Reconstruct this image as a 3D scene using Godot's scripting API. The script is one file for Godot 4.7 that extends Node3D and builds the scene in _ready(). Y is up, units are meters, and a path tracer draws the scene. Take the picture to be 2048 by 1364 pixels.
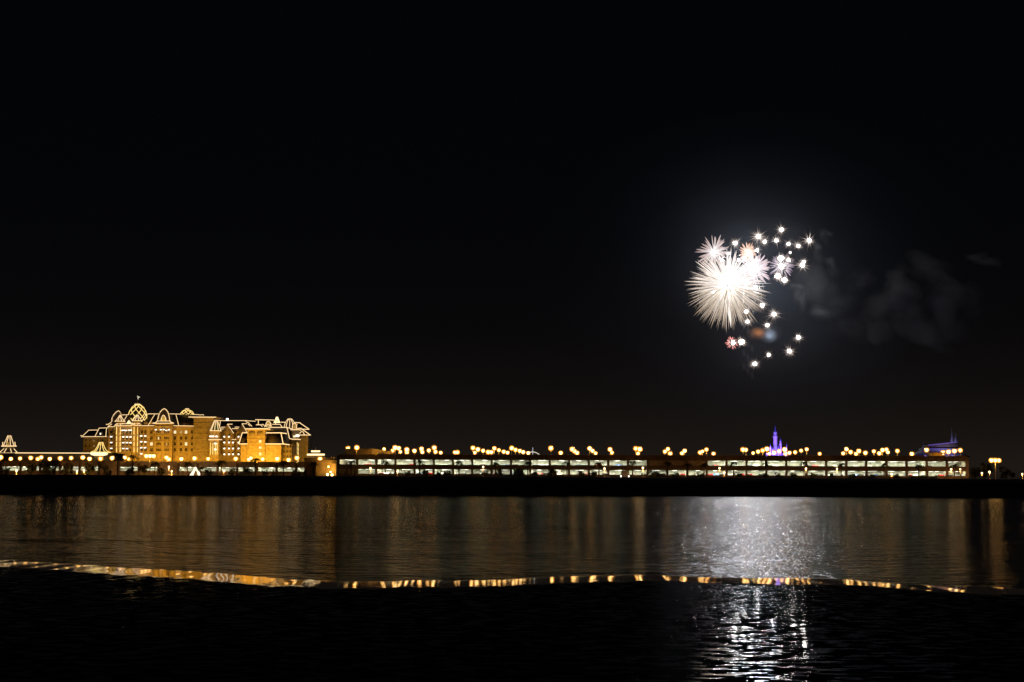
extends Node3D

const F := 2844.0                      # focal length in photo pixels (2048 wide)
const EYE := Vector3(0, 4.2, 0)
const GY := 5.4                        # level of the far bank
var cam_basis: Basis
var rng := RandomNumberGenerator.new()
var taken := {}
var M := {}
var unit_box := BoxMesh.new()

# ---------- naming ----------
func numbered(called: String) -> String:
	var n: int = taken.get(called, 0)
	taken[called] = n + 1
	return called if n == 0 else "%s_%03d" % [called, n]

func tag(o: Node3D, label: String, category := "", group := "", kind := "") -> Node3D:
	if label: o.set_meta("label", label)
	if category: o.set_meta("category", category)
	if group: o.set_meta("group", group)
	if kind: o.set_meta("kind", kind)
	return o

func thing(called: String, label: String, category: String, at := Vector3.ZERO, group := "", turn := 0.0) -> Node3D:
	var o := Node3D.new()
	o.name = numbered(called)
	add_child(o)
	o.position = at
	o.rotation.y = turn
	tag(o, label, category, group)
	return o

const ONES := ["", "first", "second", "third", "fourth", "fifth", "sixth", "seventh", "eighth", "ninth", "tenth", "eleventh", "twelfth", "thirteenth", "fourteenth", "fifteenth", "sixteenth", "seventeenth", "eighteenth", "nineteenth"]
const TENS := ["", "", "twenty", "thirty", "forty", "fifty", "sixty", "seventy", "eighty", "ninety"]
func nth(n: int) -> String:
	if n < 20: return ONES[n]
	if n % 10 == 0: return TENS[n / 10].trim_suffix("y") + "ieth"
	return TENS[n / 10] + "-" + ONES[n % 10]

# ---------- photo measurement to place ----------
func P(px: float, py: float, d: float) -> Vector3:
	var r := cam_basis * Vector3((px - 1024.0) / F, -(py - 682.0) / F, -1.0)
	return EYE + r * (d / -r.z)

func px_w(d: float) -> float: return d / F

# ---------- materials ----------
func mat(r: float, g: float, b: float, rough := 0.85, metal := 0.0) -> StandardMaterial3D:
	var m := StandardMaterial3D.new()
	m.albedo_color = Color(r, g, b).linear_to_srgb()
	m.roughness = rough
	m.metallic = metal
	return m

func glow(r: float, g: float, b: float, e: float) -> StandardMaterial3D:
	var m := mat(0.3, 0.3, 0.3, 0.6)
	m.emission_enabled = true
	m.emission = Color(r, g, b).linear_to_srgb()
	m.emission_energy_multiplier = e
	return m

func noise_tex(freq: float, seed_n: int, lo: Color, hi: Color, size := 512, oct := 5) -> NoiseTexture2D:
	var n := FastNoiseLite.new()
	n.seed = seed_n
	n.frequency = freq
	n.fractal_octaves = oct
	var t := NoiseTexture2D.new()
	t.width = size
	t.height = size
	t.seamless = true
	t.noise = n
	var g := Gradient.new()
	g.set_color(0, lo)
	g.set_color(1, hi)
	t.color_ramp = g
	return t

func normal_tex(freq: float, seed_n: int, size: int, strength: float, oct := 5, kind := FastNoiseLite.TYPE_SIMPLEX_SMOOTH) -> NoiseTexture2D:
	var n := FastNoiseLite.new()
	n.noise_type = kind
	n.seed = seed_n
	n.frequency = freq
	n.fractal_octaves = oct
	n.fractal_gain = 0.55
	var t := NoiseTexture2D.new()
	t.width = size
	t.height = size
	t.seamless = true
	t.as_normal_map = true
	t.bump_strength = strength
	t.noise = n
	return t

func facet_normals(size: int, freq: float, seed_n: int, calm: float, steep: float, along: float, lumps := 0.0) -> ImageTexture:   # float normals of small waves: mostly calm, a few steep
	var n := FastNoiseLite.new()
	n.noise_type = FastNoiseLite.TYPE_SIMPLEX_SMOOTH
	n.seed = seed_n
	n.frequency = freq
	n.fractal_octaves = 4
	n.fractal_gain = 0.68
	var edge := size / 8
	var hgt := PackedFloat32Array()
	hgt.resize(size * size)
	for y in size:
		var fy := float(edge - y) / edge
		for x in size:
			var v := n.get_noise_2d(x * along, y)
			var fx := float(edge - x) / edge
			if fx > 0.0 or fy > 0.0:     # blend so that the tile wraps
				var ax := maxf(fx, 0.0)
				var ay := maxf(fy, 0.0)
				v = lerpf(lerpf(v, n.get_noise_2d((x + size) * along, y), ax), lerpf(n.get_noise_2d(x * along, y + size), n.get_noise_2d((x + size) * along, y + size), ax), ay)
			hgt[y * size + x] = v
	var mask := PackedFloat32Array()      # where lumps stand out of the film of water
	var ms := size / 4
	mask.resize(ms * ms)
	if lumps > 0.0:
		var m := FastNoiseLite.new()
		m.seed = seed_n + 1
		m.frequency = 0.10
		m.fractal_octaves = 4
		for y in ms:
			var fy := maxf(float(ms / 8 - y) / (ms / 8.0), 0.0)
			for x in ms:
				var fx := maxf(float(ms / 8 - x) / (ms / 8.0), 0.0)
				var v := m.get_noise_2d(x * 0.55, y)
				if fx > 0.0 or fy > 0.0:
					v = lerpf(lerpf(v, m.get_noise_2d((x + ms) * 0.55, y), fx), lerpf(m.get_noise_2d(x * 0.55, y + ms), m.get_noise_2d((x + ms) * 0.55, y + ms), fx), fy)
				mask[y * ms + x] = smoothstep(-0.17, -0.03, v)
	var rms := 0.0
	for i in 4000:
		var q := (i * 7919) % (size * size - 1)
		rms += pow(hgt[(q + size) % (size * size)] - hgt[q], 2.0)
	rms = sqrt(rms / 4000.0)
	var data := PackedFloat32Array()
	data.resize(size * size * 3)
	for y in size:
		var up := ((y + 1) % size) * size
		var row := y * size
		for x in size:
			var h := hgt[row + x]
			var gx := (hgt[row + (x + 1) % size] - h) / rms
			var gy := (hgt[up + x] - h) / rms
			var g2 := gx * gx + gy * gy
			var k := calm + steep * minf(g2 * g2, 500.0)
			var lump: float = lumps * mask[(y / 4) * ms + x / 4]      # lumps: ripples leaned towards the viewer, shaped to mirror only dark sky
			var v := Vector3(gx * (k + lump * 0.4), gy * k - absf(gy) * lump, 1.0).normalized()
			var o := (row + x) * 3
			data[o] = v.x * 0.5 + 0.5
			data[o + 1] = v.y * 0.5 + 0.5
			data[o + 2] = v.z * 0.5 + 0.5
	return ImageTexture.create_from_image(Image.create_from_data(size, size, false, Image.FORMAT_RGBF, data.to_byte_array()))

func plaster(m: StandardMaterial3D, scale: float) -> StandardMaterial3D:
	m.albedo_texture = M.stain
	m.uv1_triplanar = true
	m.uv1_world_triplanar = true
	m.uv1_scale = Vector3.ONE * scale
	return m

# ---------- mesh helpers ----------
func begin() -> SurfaceTool:
	var st := SurfaceTool.new()
	st.begin(Mesh.PRIMITIVE_TRIANGLES)
	return st

func tri(st: SurfaceTool, a: Vector3, b: Vector3, c: Vector3) -> void:
	st.add_vertex(a); st.add_vertex(b); st.add_vertex(c)

func quad(st: SurfaceTool, a: Vector3, b: Vector3, c: Vector3, d: Vector3) -> void:
	tri(st, a, b, c); tri(st, a, c, d)

func add_box(st: SurfaceTool, c: Vector3, s: Vector3, b := Basis.IDENTITY) -> void:
	var h := s * 0.5
	var v: Array[Vector3] = []
	for k in 8:
		v.append(c + b * Vector3(h.x * (1 if k & 1 else -1), h.y * (1 if k & 2 else -1), h.z * (1 if k & 4 else -1)))
	quad(st, v[4], v[6], v[7], v[5]); quad(st, v[1], v[3], v[2], v[0])
	quad(st, v[0], v[2], v[6], v[4]); quad(st, v[5], v[7], v[3], v[1])
	quad(st, v[2], v[3], v[7], v[6]); quad(st, v[4], v[5], v[1], v[0])

func add_tube(st: SurfaceTool, pts: Array, r0: float, r1 := -1.0, sides := 6) -> void:
	if r1 < 0.0: r1 = r0
	var rings := []
	for i in pts.size():
		var d: Vector3 = (pts[mini(i + 1, pts.size() - 1)] - pts[maxi(i - 1, 0)]).normalized()
		var u := d.cross(Vector3.UP if absf(d.y) < 0.9 else Vector3.RIGHT).normalized()
		var w := d.cross(u)
		var r := lerpf(r0, r1, float(i) / maxf(1.0, pts.size() - 1))
		var ring := []
		for k in sides:
			var a := TAU * k / sides
			ring.append(pts[i] + (u * cos(a) + w * sin(a)) * r)
		rings.append(ring)
	for i in pts.size() - 1:
		for k in sides:
			var n := (k + 1) % sides
			quad(st, rings[i][k], rings[i][n], rings[i + 1][n], rings[i + 1][k])
	for k in range(1, sides - 1):
		tri(st, rings[0][0], rings[0][k + 1], rings[0][k])
		var e: Array = rings[-1]
		tri(st, e[0], e[k], e[k + 1])

func add_lathe(st: SurfaceTool, c: Vector3, prof: Array, seg := 16) -> void:   # prof: [radius, height]
	for i in prof.size() - 1:
		for k in seg:
			var a := TAU * k / seg
			var b := TAU * (k + 1) / seg
			var p := func(j: int, t: float) -> Vector3: return c + Vector3(cos(t) * prof[j][0], prof[j][1], sin(t) * prof[j][0])
			quad(st, p.call(i, a), p.call(i + 1, a), p.call(i + 1, b), p.call(i, b))

func add_poly(st: SurfaceTool, pts: PackedVector2Array, z0: float, z1: float) -> void:  # extrusion along z
	var t := Geometry2D.triangulate_polygon(pts)
	for i in range(0, t.size(), 3):
		var a := pts[t[i]]; var b := pts[t[i + 1]]; var c := pts[t[i + 2]]
		tri(st, Vector3(a.x, a.y, z0), Vector3(b.x, b.y, z0), Vector3(c.x, c.y, z0))
		tri(st, Vector3(a.x, a.y, z1), Vector3(c.x, c.y, z1), Vector3(b.x, b.y, z1))
	for i in pts.size():
		var a := pts[i]; var b := pts[(i + 1) % pts.size()]
		quad(st, Vector3(a.x, a.y, z0), Vector3(b.x, b.y, z0), Vector3(b.x, b.y, z1), Vector3(a.x, a.y, z1))

func done(st: SurfaceTool, smooth := false) -> ArrayMesh:
	if smooth:
		st.index()
	st.generate_normals()
	return st.commit()

func put(called: String, mesh: Mesh, m: Material, parent: Node = self) -> MeshInstance3D:
	var o := MeshInstance3D.new()
	o.mesh = mesh
	o.material_override = m
	if parent == self:
		o.name = numbered(called)
		add_child(o)
	else:
		o.name = called
		parent.add_child(o, true)
	return o

func bx(called: String, m: Material, c: Vector3, s: Vector3, parent: Node) -> MeshInstance3D:
	var o := put(called, unit_box, m, parent)
	o.position = c
	o.scale = s
	return o

func omni(parent: Node, at: Vector3, c: Color, e: float, size := 0.3, reach := 60.0) -> OmniLight3D:
	var l := OmniLight3D.new()
	l.name = "lamp_light"
	l.light_color = c
	l.light_energy = e
	l.light_size = size
	l.omni_range = reach
	l.omni_attenuation = 2.0
	l.shadow_enabled = true
	parent.add_child(l, true)
	l.position = at
	return l

func spot(parent: Node, at: Vector3, to: Vector3, c: Color, e: float, cone: float) -> SpotLight3D:
	var l := SpotLight3D.new()
	l.name = "flood_light"
	l.light_color = c
	l.light_energy = e
	l.light_size = 0.2
	l.spot_range = 120.0
	l.spot_angle = cone
	l.spot_angle_attenuation = 0.9
	l.spot_attenuation = 2.0
	l.shadow_enabled = true
	parent.add_child(l, true)
	l.transform = Transform3D(Basis.looking_at(to - at, Vector3.UP), at)
	return l

func sph(r: float, seg := 12) -> SphereMesh:
	var s := SphereMesh.new()
	s.radius = r
	s.height = 2.0 * r
	s.radial_segments = seg
	s.rings = seg / 2
	return s

# =====================================================================
func _ready() -> void:
	rng.seed = 7
	# ---- camera, sky, exposure ----
	cam_basis = Basis.from_euler(Vector3(atan(280.0 / F), 0, 0.0044))
	var cam := Camera3D.new()
	cam.name = "camera"
	cam.transform = Transform3D(cam_basis, EYE)
	cam.fov = rad_to_deg(2.0 * atan(682.0 / F))
	cam.near = 0.5
	cam.far = 6000.0
	add_child(cam)
	var sky := ProceduralSkyMaterial.new()
	sky.sky_top_color = Color(0.0011, 0.0013, 0.0020).linear_to_srgb()
	sky.sky_horizon_color = Color(0.0150, 0.0110, 0.0080).linear_to_srgb()
	sky.sky_curve = 0.031
	sky.ground_bottom_color = Color(0.0008, 0.0007, 0.0006).linear_to_srgb()
	sky.ground_horizon_color = Color(0.002, 0.0016, 0.0012).linear_to_srgb()
	var env := Environment.new()
	env.background_mode = Environment.BG_SKY
	env.sky = Sky.new()
	env.sky.sky_material = sky
	env.tonemap_mode = Environment.TONE_MAPPER_LINEAR
	env.tonemap_exposure = 1.0
	env.sdfgi_enabled = true
	env.ssao_enabled = true
	env.ssil_enabled = true
	env.volumetric_fog_enabled = true
	env.volumetric_fog_density = 0.0
	var we := WorldEnvironment.new()
	we.name = "world_environment"
	we.environment = env
	add_child(we)

	make_materials()
	make_setting()
	make_garages()
	make_hotel()
	make_left_buildings()
	make_far_towers()
	make_lamps()
	make_plants()
	make_cars()
	make_fireworks()
	make_smoke()

func make_materials() -> void:
	M.stain = noise_tex(0.012, 3, Color(0.72, 0.72, 0.72), Color(1, 1, 1), 512)
	M.ripple = facet_normals(1024, 0.020, 11, 0.16, 0.0014, 0.6)
	M.mudbump = facet_normals(1024, 0.075, 23, 0.0048, 0.00004, 0.6, 0.48)
	M.filmbump = facet_normals(512, 0.05, 27, 0.0009, 0.00002, 0.6)
	M.concrete = plaster(mat(0.34, 0.29, 0.22, 0.9), 0.05)
	M.spandrel = plaster(mat(0.30, 0.25, 0.18, 0.9), 0.05)
	M.white_paint = plaster(mat(0.72, 0.72, 0.66, 0.8), 0.08)
	M.deck = plaster(mat(0.3, 0.3, 0.29, 0.9), 0.06)
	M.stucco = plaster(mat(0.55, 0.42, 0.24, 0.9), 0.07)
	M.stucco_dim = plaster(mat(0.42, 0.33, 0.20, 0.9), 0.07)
	M.trim = plaster(mat(0.62, 0.50, 0.32, 0.8), 0.1)
	M.roof = plaster(mat(0.085, 0.065, 0.07, 0.7), 0.12)
	M.cream = plaster(mat(0.7, 0.62, 0.45, 0.8), 0.1)
	M.copper = mat(0.12, 0.2, 0.16, 0.5)
	M.glass_dark = mat(0.02, 0.018, 0.015, 0.15)
	M.lit_window = glow(1.0, 0.86, 0.55, 1.1)
	M.lit_white = glow(1.0, 0.92, 0.78, 2.6)
	M.lit_dim = glow(1.0, 0.85, 0.5, 0.22)
	M.string = glow(1.0, 0.68, 0.34, 1.15)
	M.string_hot = glow(1.0, 0.72, 0.36, 2.0)
	M.string_yellow = glow(1.0, 0.68, 0.20, 1.25)
	M.metal = mat(0.2, 0.2, 0.19, 0.5, 0.6)
	M.pole = mat(0.4, 0.36, 0.3, 0.6)
	M.bulb = glow(1.0, 0.65, 0.22, 8.0)
	M.bulb_warm = glow(1.0, 0.60, 0.20, 7.0)
	M.bulb_pale = glow(1.0, 0.68, 0.28, 8.0)
	M.bulb_small = glow(1.0, 0.62, 0.30, 5.0)
	M.tube = glow(1.0, 1.0, 0.82, 2.2)
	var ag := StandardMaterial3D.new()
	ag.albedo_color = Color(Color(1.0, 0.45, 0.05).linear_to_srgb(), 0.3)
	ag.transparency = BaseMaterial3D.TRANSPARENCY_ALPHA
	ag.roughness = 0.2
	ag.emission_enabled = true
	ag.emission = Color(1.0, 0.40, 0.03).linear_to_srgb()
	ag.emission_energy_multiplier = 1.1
	M.amber_halo = ag  # lamp bloom painted as a glowing amber shell
	M.bark = mat(0.09, 0.065, 0.045, 0.95)
	M.leaf = mat(0.06, 0.075, 0.03, 0.8)
	M.leaf.backlight_enabled = true
	M.leaf.backlight = Color(0.2, 0.22, 0.1)
	M.leaf_lit = mat(0.10, 0.10, 0.03, 0.8)  # paler leaf: lamplight on the foliage put into the colour
	M.tent = glow(1.0, 0.84, 0.6, 1.6)
	M.violet_wall = plaster(mat(0.55, 0.55, 0.62, 0.8), 0.06)
	M.violet_roof = mat(0.10, 0.12, 0.3, 0.6)

# =====================================================================  SETTING
func flat_edge(x: float) -> float:        # z of the edge of the tidal flat
	var px := [-400.0, 0.0, 100.0, 200.0, 300.0, 400.0, 500.0, 600.0, 700.0, 800.0, 1000.0, 1060.0, 1150.0, 1300.0, 1400.0, 1500.0, 1650.0, 1750.0, 1850.0, 2000.0, 2500.0]
	var py := [1112.0, 1120.0, 1126.0, 1132.0, 1138.0, 1144.0, 1152.0, 1159.0, 1163.0, 1162.0, 1159.0, 1156.0, 1152.0, 1149.0, 1153.0, 1155.0, 1156.0, 1163.0, 1170.0, 1175.0, 1180.0]
	var lastx := -1e9
	var lastz := 0.0
	for i in px.size():
		var r := cam_basis * Vector3((px[i] - 1024.0) / F, -(py[i] - 682.0) / F, -1.0)
		var t := -EYE.y / r.y
		var wx := r.x * t
		var wz := r.z * t
		if x <= wx:
			return wz if i == 0 else lerpf(lastz, wz, (x - lastx) / (wx - lastx))
		lastx = wx
		lastz = wz
	return lastz

func make_setting() -> void:
	# tidal flat: wet mud whose far edge slopes down into the water
	var n := FastNoiseLite.new()
	n.seed = 5
	n.frequency = 0.35
	n.fractal_octaves = 4
	var big := FastNoiseLite.new()
	big.seed = 9
	big.frequency = 0.06
	var dist: Array[float] = [-14.0, -6.0, -3.0, -1.6, -0.8]
	var e := -0.4
	while e < 8.0:
		dist.append(e); e += 0.16
	while e < 46.0:
		dist.append(e); e += 0.30
	while e < 110.0:
		dist.append(e); e += 4.0
	var st := begin()
	var xs := 420
	var slopes: Array[float] = []        # how steeply the flat falls to the water
	for k in xs + 1:
		var sx := -75.0 + 150.0 * k / xs
		var dep := EYE.y / -flat_edge(sx) * F
		slopes.append((dep + 7.0 - lerpf(76.0, 101.0, smoothstep(-9.0, -6.0, sx)) - 24.0 * smoothstep(11.0, 16.0, sx)) / 2.0 / F + n.get_noise_1d(sx * 1.3 + 20.0) * 0.0009)
	for row in dist.size():
		for k in xs + 1:
			var x := -75.0 + 150.0 * k / xs
			var zb := flat_edge(x) + n.get_noise_1d(x * 2.3) * 0.9 + n.get_noise_1d(x * 9.0 + 50.0) * 0.35
			var d := dist[row]
			var z := zb + d
			var slope: float = slopes[k]
			var h := d * 0.13 if d < 0.0 else slope * d if d < 5.0 else slope * (5.0 + 1.0 * (1.0 - exp(-(d - 5.0) / 1.0)))
			h += big.get_noise_2d(x, z) * 0.015 * smoothstep(3.0, 12.0, d)
			h += n.get_noise_2d(x * 2.0, z * 4.5) * 0.0012 * smoothstep(1.0, 6.0, d)
			st.set_uv(Vector2(x, z) * 0.1)
			st.add_vertex(Vector3(x, h, z))
	for row in dist.size() - 1:
		for k in xs:
			var a := row * (xs + 1) + k
			var b := a + xs + 1
			for i in [a, b, b + 1, a, b + 1, a + 1]: st.add_index(i)
	st.generate_normals()
	var whole := st.commit_to_arrays()
	var mud := mat(0.006, 0.006, 0.006, 0.035)
	mud.metallic_specular = 0.22
	mud.normal_enabled = true
	mud.normal_texture = M.mudbump
	mud.normal_scale = 1.0
	mud.uv1_triplanar = true
	mud.uv1_world_triplanar = true
	mud.uv1_scale = Vector3.ONE * 0.0625
	var film := mud.duplicate() as StandardMaterial3D        # the film of water that runs off the flat's edge is smoother
	film.normal_texture = M.filmbump
	film.normal_scale = 1.0
	film.roughness = 0.03
	var cut := 0
	while dist[cut] < 5.6: cut += 1
	var idx: PackedInt32Array = whole[Mesh.ARRAY_INDEX]
	var split := cut * xs * 6
	for part in 2:
		var arrays := whole.duplicate()
		arrays[Mesh.ARRAY_INDEX] = idx.slice(0, split) if part == 0 else idx.slice(split)
		var am := ArrayMesh.new()
		am.add_surface_from_arrays(Mesh.PRIMITIVE_TRIANGLES, arrays)
		if part == 0: tag(put("shore", am, film), "thin bright wet margin where the mud flat meets the bay", "", "", "structure")
		else: tag(put("tidal_flat", am, mud), "dark wet mud flat in the foreground with glinting ripples", "", "", "structure")

	# water
	var sw := FastNoiseLite.new()
	sw.seed = 31
	sw.frequency = 0.03
	sw.fractal_octaves = 4
	var w := begin()
	var cols := 220
	var zrows: Array[float] = []
	var zz := 40.0
	while zz < 424.0:
		zrows.append(zz)
		zz += maxf(0.35, zz * zz / (4.2 * F) * 1.3)
	zrows.append(440.0)
	var edges: Array[float] = []
	for k in cols + 1: edges.append(flat_edge(-220.0 + 440.0 * k / cols))
	for zr in zrows:
		for k in cols + 1:
			var x := -220.0 + 440.0 * k / cols
			var off := zr + edges[k] - 1.2     # metres beyond the waterline: a shallow backwash trough
			var y := sw.get_noise_2d(x * 0.12, zr * 1.5) * 0.11 * smoothstep(60.0, 90.0, zr) - 0.03 * exp(-pow(off / 1.7, 2.0))
			w.add_vertex(Vector3(x, y, -zr))
	for row in zrows.size() - 1:
		for k in cols:
			var a := row * (cols + 1) + k
			var b := a + cols + 1
			for i in [a, b, b + 1, a, b + 1, a + 1]: w.add_index(i)
	w.generate_normals()
	var wm := mat(0.004, 0.004, 0.005, 0.17)
	wm.metallic_specular = 0.5
	wm.normal_enabled = true
	wm.normal_texture = M.ripple
	wm.normal_scale = 1.0
	wm.uv1_triplanar = true
	wm.uv1_world_triplanar = true
	wm.uv1_scale = Vector3.ONE * 0.025
	tag(put("water", w.commit(), wm), "dark rippled bay water reflecting the lamps and the fireworks", "", "", "structure")

	# embankment with a crest, then the ground behind it to the horizon
	var em := begin()
	var nx := 160
	var prof := [[-408.0, -1.0], [-412.5, 0.1], [-413.2, 0.9], [-416.0, 1.8], [-424.0, 4.2], [-428.0, 5.1], [-430.0, 5.5], [-436.0, 5.5], [-440.0, 5.32]]
	for i in prof.size():
		for k in nx + 1:
			var x := -420.0 + 840.0 * k / nx
			var slope := x * -0.004
			var j := n.get_noise_2d(x * 0.4, prof[i][0]) * 0.25
			em.set_uv(Vector2(x, prof[i][0]) * 0.1)
			em.add_vertex(Vector3(x, prof[i][1] + (j if i > 1 and i < 7 else 0.0), prof[i][0] + slope + j))
	for i in prof.size() - 1:
		for k in nx:
			var a := i * (nx + 1) + k
			var b := a + nx + 1
			for q in [a, b, b + 1, a, b + 1, a + 1]: em.add_index(q)
	em.generate_normals()
	tag(put("embankment", em.commit(), plaster(mat(0.13, 0.11, 0.08, 0.95), 0.2)), "dark sea wall embankment along the far shore", "", "", "structure")
	var g := begin()
	quad(g, Vector3(-2500, GY - 0.1, -437), Vector3(-2500, GY - 0.1, -4500), Vector3(2500, GY - 0.1, -4500), Vector3(2500, GY - 0.1, -437))
	tag(put("ground", done(g), plaster(mat(0.07, 0.065, 0.055, 0.95), 0.05)), "flat dark ground behind the embankment", "", "", "structure")

# =====================================================================  GARAGES
var garage_frames := {}

func garage(called: String, label: String, pa: float, da: float, pb: float, db: float, bays: int, rows: Array, decks: Array, depth: float, shut: Dictionary, energy: float, wall_mat: Material) -> Node3D:
	var a := P(pa, 940, da)
	var b := P(pb, 940, db)
	a.y = GY; b.y = GY
	var g := thing(called, label, "parking garage", a, "", atan2(-(b.z - a.z), b.x - a.x))
	var length := a.distance_to(b)
	var bay := length / bays
	var top: float = rows[-1][1]
	garage_frames[called] = {"node": g, "bay": bay, "bays": bays, "length": length}
	# decks
	for d in decks:
		bx("deck", M.white_paint if d < top else M.deck, Vector3(length / 2, d - 0.17, -depth / 2 - 0.3), Vector3(length - 0.1, 0.34, depth), g)
	bx("floor_slab", M.deck, Vector3(length / 2, 0.05, -depth / 2 - 0.3), Vector3(length - 0.2, 0.1, depth), g)
	bx("added_back_wall", M.white_paint, Vector3(length / 2, top / 2 - 0.6, -15.0), Vector3(length, top - 1.2, 0.3), g)  # added wall, set close behind the openings to catch the light
	for s in [0.15, length - 0.15]:
		bx("end_wall", M.concrete, Vector3(s, top / 2 - 0.4, -depth / 2 - 0.8), Vector3(0.3, top - 0.8, depth - 1.6), g)
	for i in bays + 1:
		bx("column", M.concrete, Vector3(i * bay, (top - 0.25) / 2, -0.1), Vector3(0.8, top - 0.25, 0.55), g)
	for i in bays:
		for r in rows.size():
			var y0: float = rows[r][0]
			var y1: float = rows[r][1]
			bx("parapet", wall_mat, Vector3((i + 0.5) * bay, (y0 + y1) / 2, -0.12), Vector3(bay - 0.82, y1 - y0, 0.24), g)
			if r == rows.size() - 1:
				bx("coping", M.trim, Vector3((i + 0.5) * bay, y1 + 0.06, -0.12), Vector3(bay - 0.04, 0.12, 0.4), g)
	var low := 0.1
	for d in decks:
		var under: float = d - 0.34
		var level := decks.find(d)
		for i in bays + 1:
			bx("ceiling_beam", M.white_paint, Vector3(i * bay, under - 0.2, -depth / 2 - 0.4), Vector3(0.35, 0.4, depth - 0.6), g)
			if i % 2 == 0:
				for z in [-7.5, -31.0, -47.0]:
					if z > -depth: bx("interior_column", M.white_paint, Vector3(i * bay, (under + low) / 2, z), Vector3(0.6, under - low, 0.6), g)
		for i in bays:
			if shut.has([level, i]): continue
			for z in [-4.0, -8.0, -12.0]:
				if z > -depth: bx("ceiling_light", M.tube, Vector3((i + 0.5 + rng.randf_range(-0.15, 0.15)) * bay, under - 0.09, z), Vector3(1.3, 0.07, 0.1), g)
			var dim: float = rng.randf_range(0.5, 1.05) if rng.randf() > 0.06 else 0.12
			spot(g, Vector3((i + 0.5) * bay, under - 0.30, -1.0), Vector3((i + 0.5) * bay, under - 0.9, -6.0), Color(1.0, 1.0, 0.84), energy * dim, 84.0)
		low = d
	for key in shut:
		var y0: float = rows[key[0]][1]
		var y1: float = rows[key[0] + 1][0]
		bx("ramp_wall", M.cream, Vector3((key[1] + 0.5) * bay, (y0 + y1) / 2, -1.6), Vector3(bay, y1 - y0 + 0.6, 0.2), g)
	return g

func make_garages() -> void:
	garage("parking_garage", "long two-storey open-sided parking garage with white lit decks", 676, 494, 1935, 478, 32,
		[[0.0, 1.1], [2.68, 4.27], [5.95, 7.72]], [3.05, 6.32], 62.0,
		{[0, 0]: 1, [1, 16]: 1, [1, 17]: 1, [1, 18]: 1}, 105.0, M.spandrel)
	garage("low_parking_garage", "low beige single-deck parking garage in front of the hotel", -38, 494, 632, 494, 17,
		[[0.0, 1.75], [3.05, 4.95]], [3.4], 46.0, {[0, 6]: 1, [0, 9]: 1}, 115.0, M.cream)
	# stair blocks on the long garage's roof
	var s := thing("rooftop_stair_block", "amber lit stair block on the left end of the garage roof", "stair block", Vector3.ZERO)
	var y0 := GY + 6.4
	var p := P(716, 903, 503); var q := P(762, 903, 503)
	bx("left_wall_block", M.stucco, Vector3(p.x, (y0 + P(716, 897, 503).y) / 2, -505), Vector3(51 * px_w(503), P(716, 897, 503).y - y0, 5), s)
	var st := begin()
	var xa := P(742, 900, 503).x + 0.02; var xb := P(782, 900, 503).x
	add_poly(st, PackedVector2Array([Vector2(xa, y0), Vector2(xb, y0), Vector2(xb, P(782, 902, 503).y), Vector2(xa, P(742, 896.5, 503).y)]), -503.5, -507)
	put("ramp_wall", done(st), M.cream, s)
	bx("door_frame", M.trim, Vector3(P(723.5, 902, 503).x, (y0 + P(716, 898, 503).y) / 2, -502.4), Vector3(0.5, P(716, 898, 503).y - y0, 0.15), s)
	for i in 5:
		bx("vent_post", M.metal, Vector3(P(700 + i * 9.5, 900, 503).x, P(716, 897, 503).y + 0.3, -504), Vector3(0.25, 0.6, 0.25), s)
	spot(s, Vector3(q.x, GY + 7.4, -498.6), Vector3(q.x, GY + 7.2, -503.5), Color(1.0, 0.68, 0.22), 16.0, 82.0)
	bx("wall_lamp", M.bulb_small, Vector3(q.x, GY + 7.6, -499.8), Vector3(0.5, 0.2, 0.2), s)
	var h := thing("rooftop_hut", "small amber lit hut on the right end of the garage roof", "hut", Vector3.ZERO)
	var hp := P(1877, 908, 490)
	bx("wall", M.stucco, Vector3(hp.x, GY + 7.6, -492), Vector3(27 * px_w(490), 3.0, 4), h)
	bx("roof", M.roof, Vector3(hp.x, GY + 9.2, -492), Vector3(28.5 * px_w(490), 0.2, 4.4), h)
	bx("wall_lamp", M.bulb_small, Vector3(hp.x + 1.6, GY + 8.6, -489.8), Vector3(0.4, 0.2, 0.2), h)
	spot(h, Vector3(hp.x, GY + 8.4, -487.0), Vector3(hp.x, GY + 8.0, -490.0), Color(1.0, 0.68, 0.22), 7.0, 80.0)

# =====================================================================  HOTEL
var H: Node3D

func hx(px: float, d: float) -> float: return P(px, 885, d).x
func hy(px: float, py: float, d: float) -> float: return P(px, py, d).y

func wall(called: String, m: Material, x0: float, x1: float, yt: float, d: float, depth: float, o: Node3D = H, yb := -1.0) -> void:
	var top := hy((x0 + x1) / 2, yt, d)
	var base := GY if yb < 0 else hy((x0 + x1) / 2, yb, d)
	var a := hx(x0, d); var b := hx(x1, d)
	bx(called, m, Vector3((a + b) / 2, (top + base) / 2, -d - depth / 2), Vector3(b - a, top - base, depth), o)

func strand(pts: Array, d: float, r := 0.155, m: Material = null, o: Node3D = H) -> void:
	var st := begin()
	var v := []
	for p in pts: v.append(P(p[0], p[1], p[2] if p.size() > 2 else d))
	add_tube(st, v, r, -1, 5)
	put("light_string", done(st), m if m else M.string, o)

func panel(called: String, m: Material, pts: Array, thick := 0.5, o: Node3D = H) -> void:   # sloping slab of 4 measured corners [px,py,d]
	var st := begin()
	var v := []
	for p in pts: v.append(P(p[0], p[1], p[2]))
	var back := Vector3(0, 0, -thick)
	quad(st, v[0], v[1], v[2], v[3])
	quad(st, v[3] + back, v[2] + back, v[1] + back, v[0] + back)
	for i in 4:
		var j := (i + 1) % 4
		quad(st, v[i], v[i] + back, v[j] + back, v[j])
	put(called, done(st), m, o)

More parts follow.
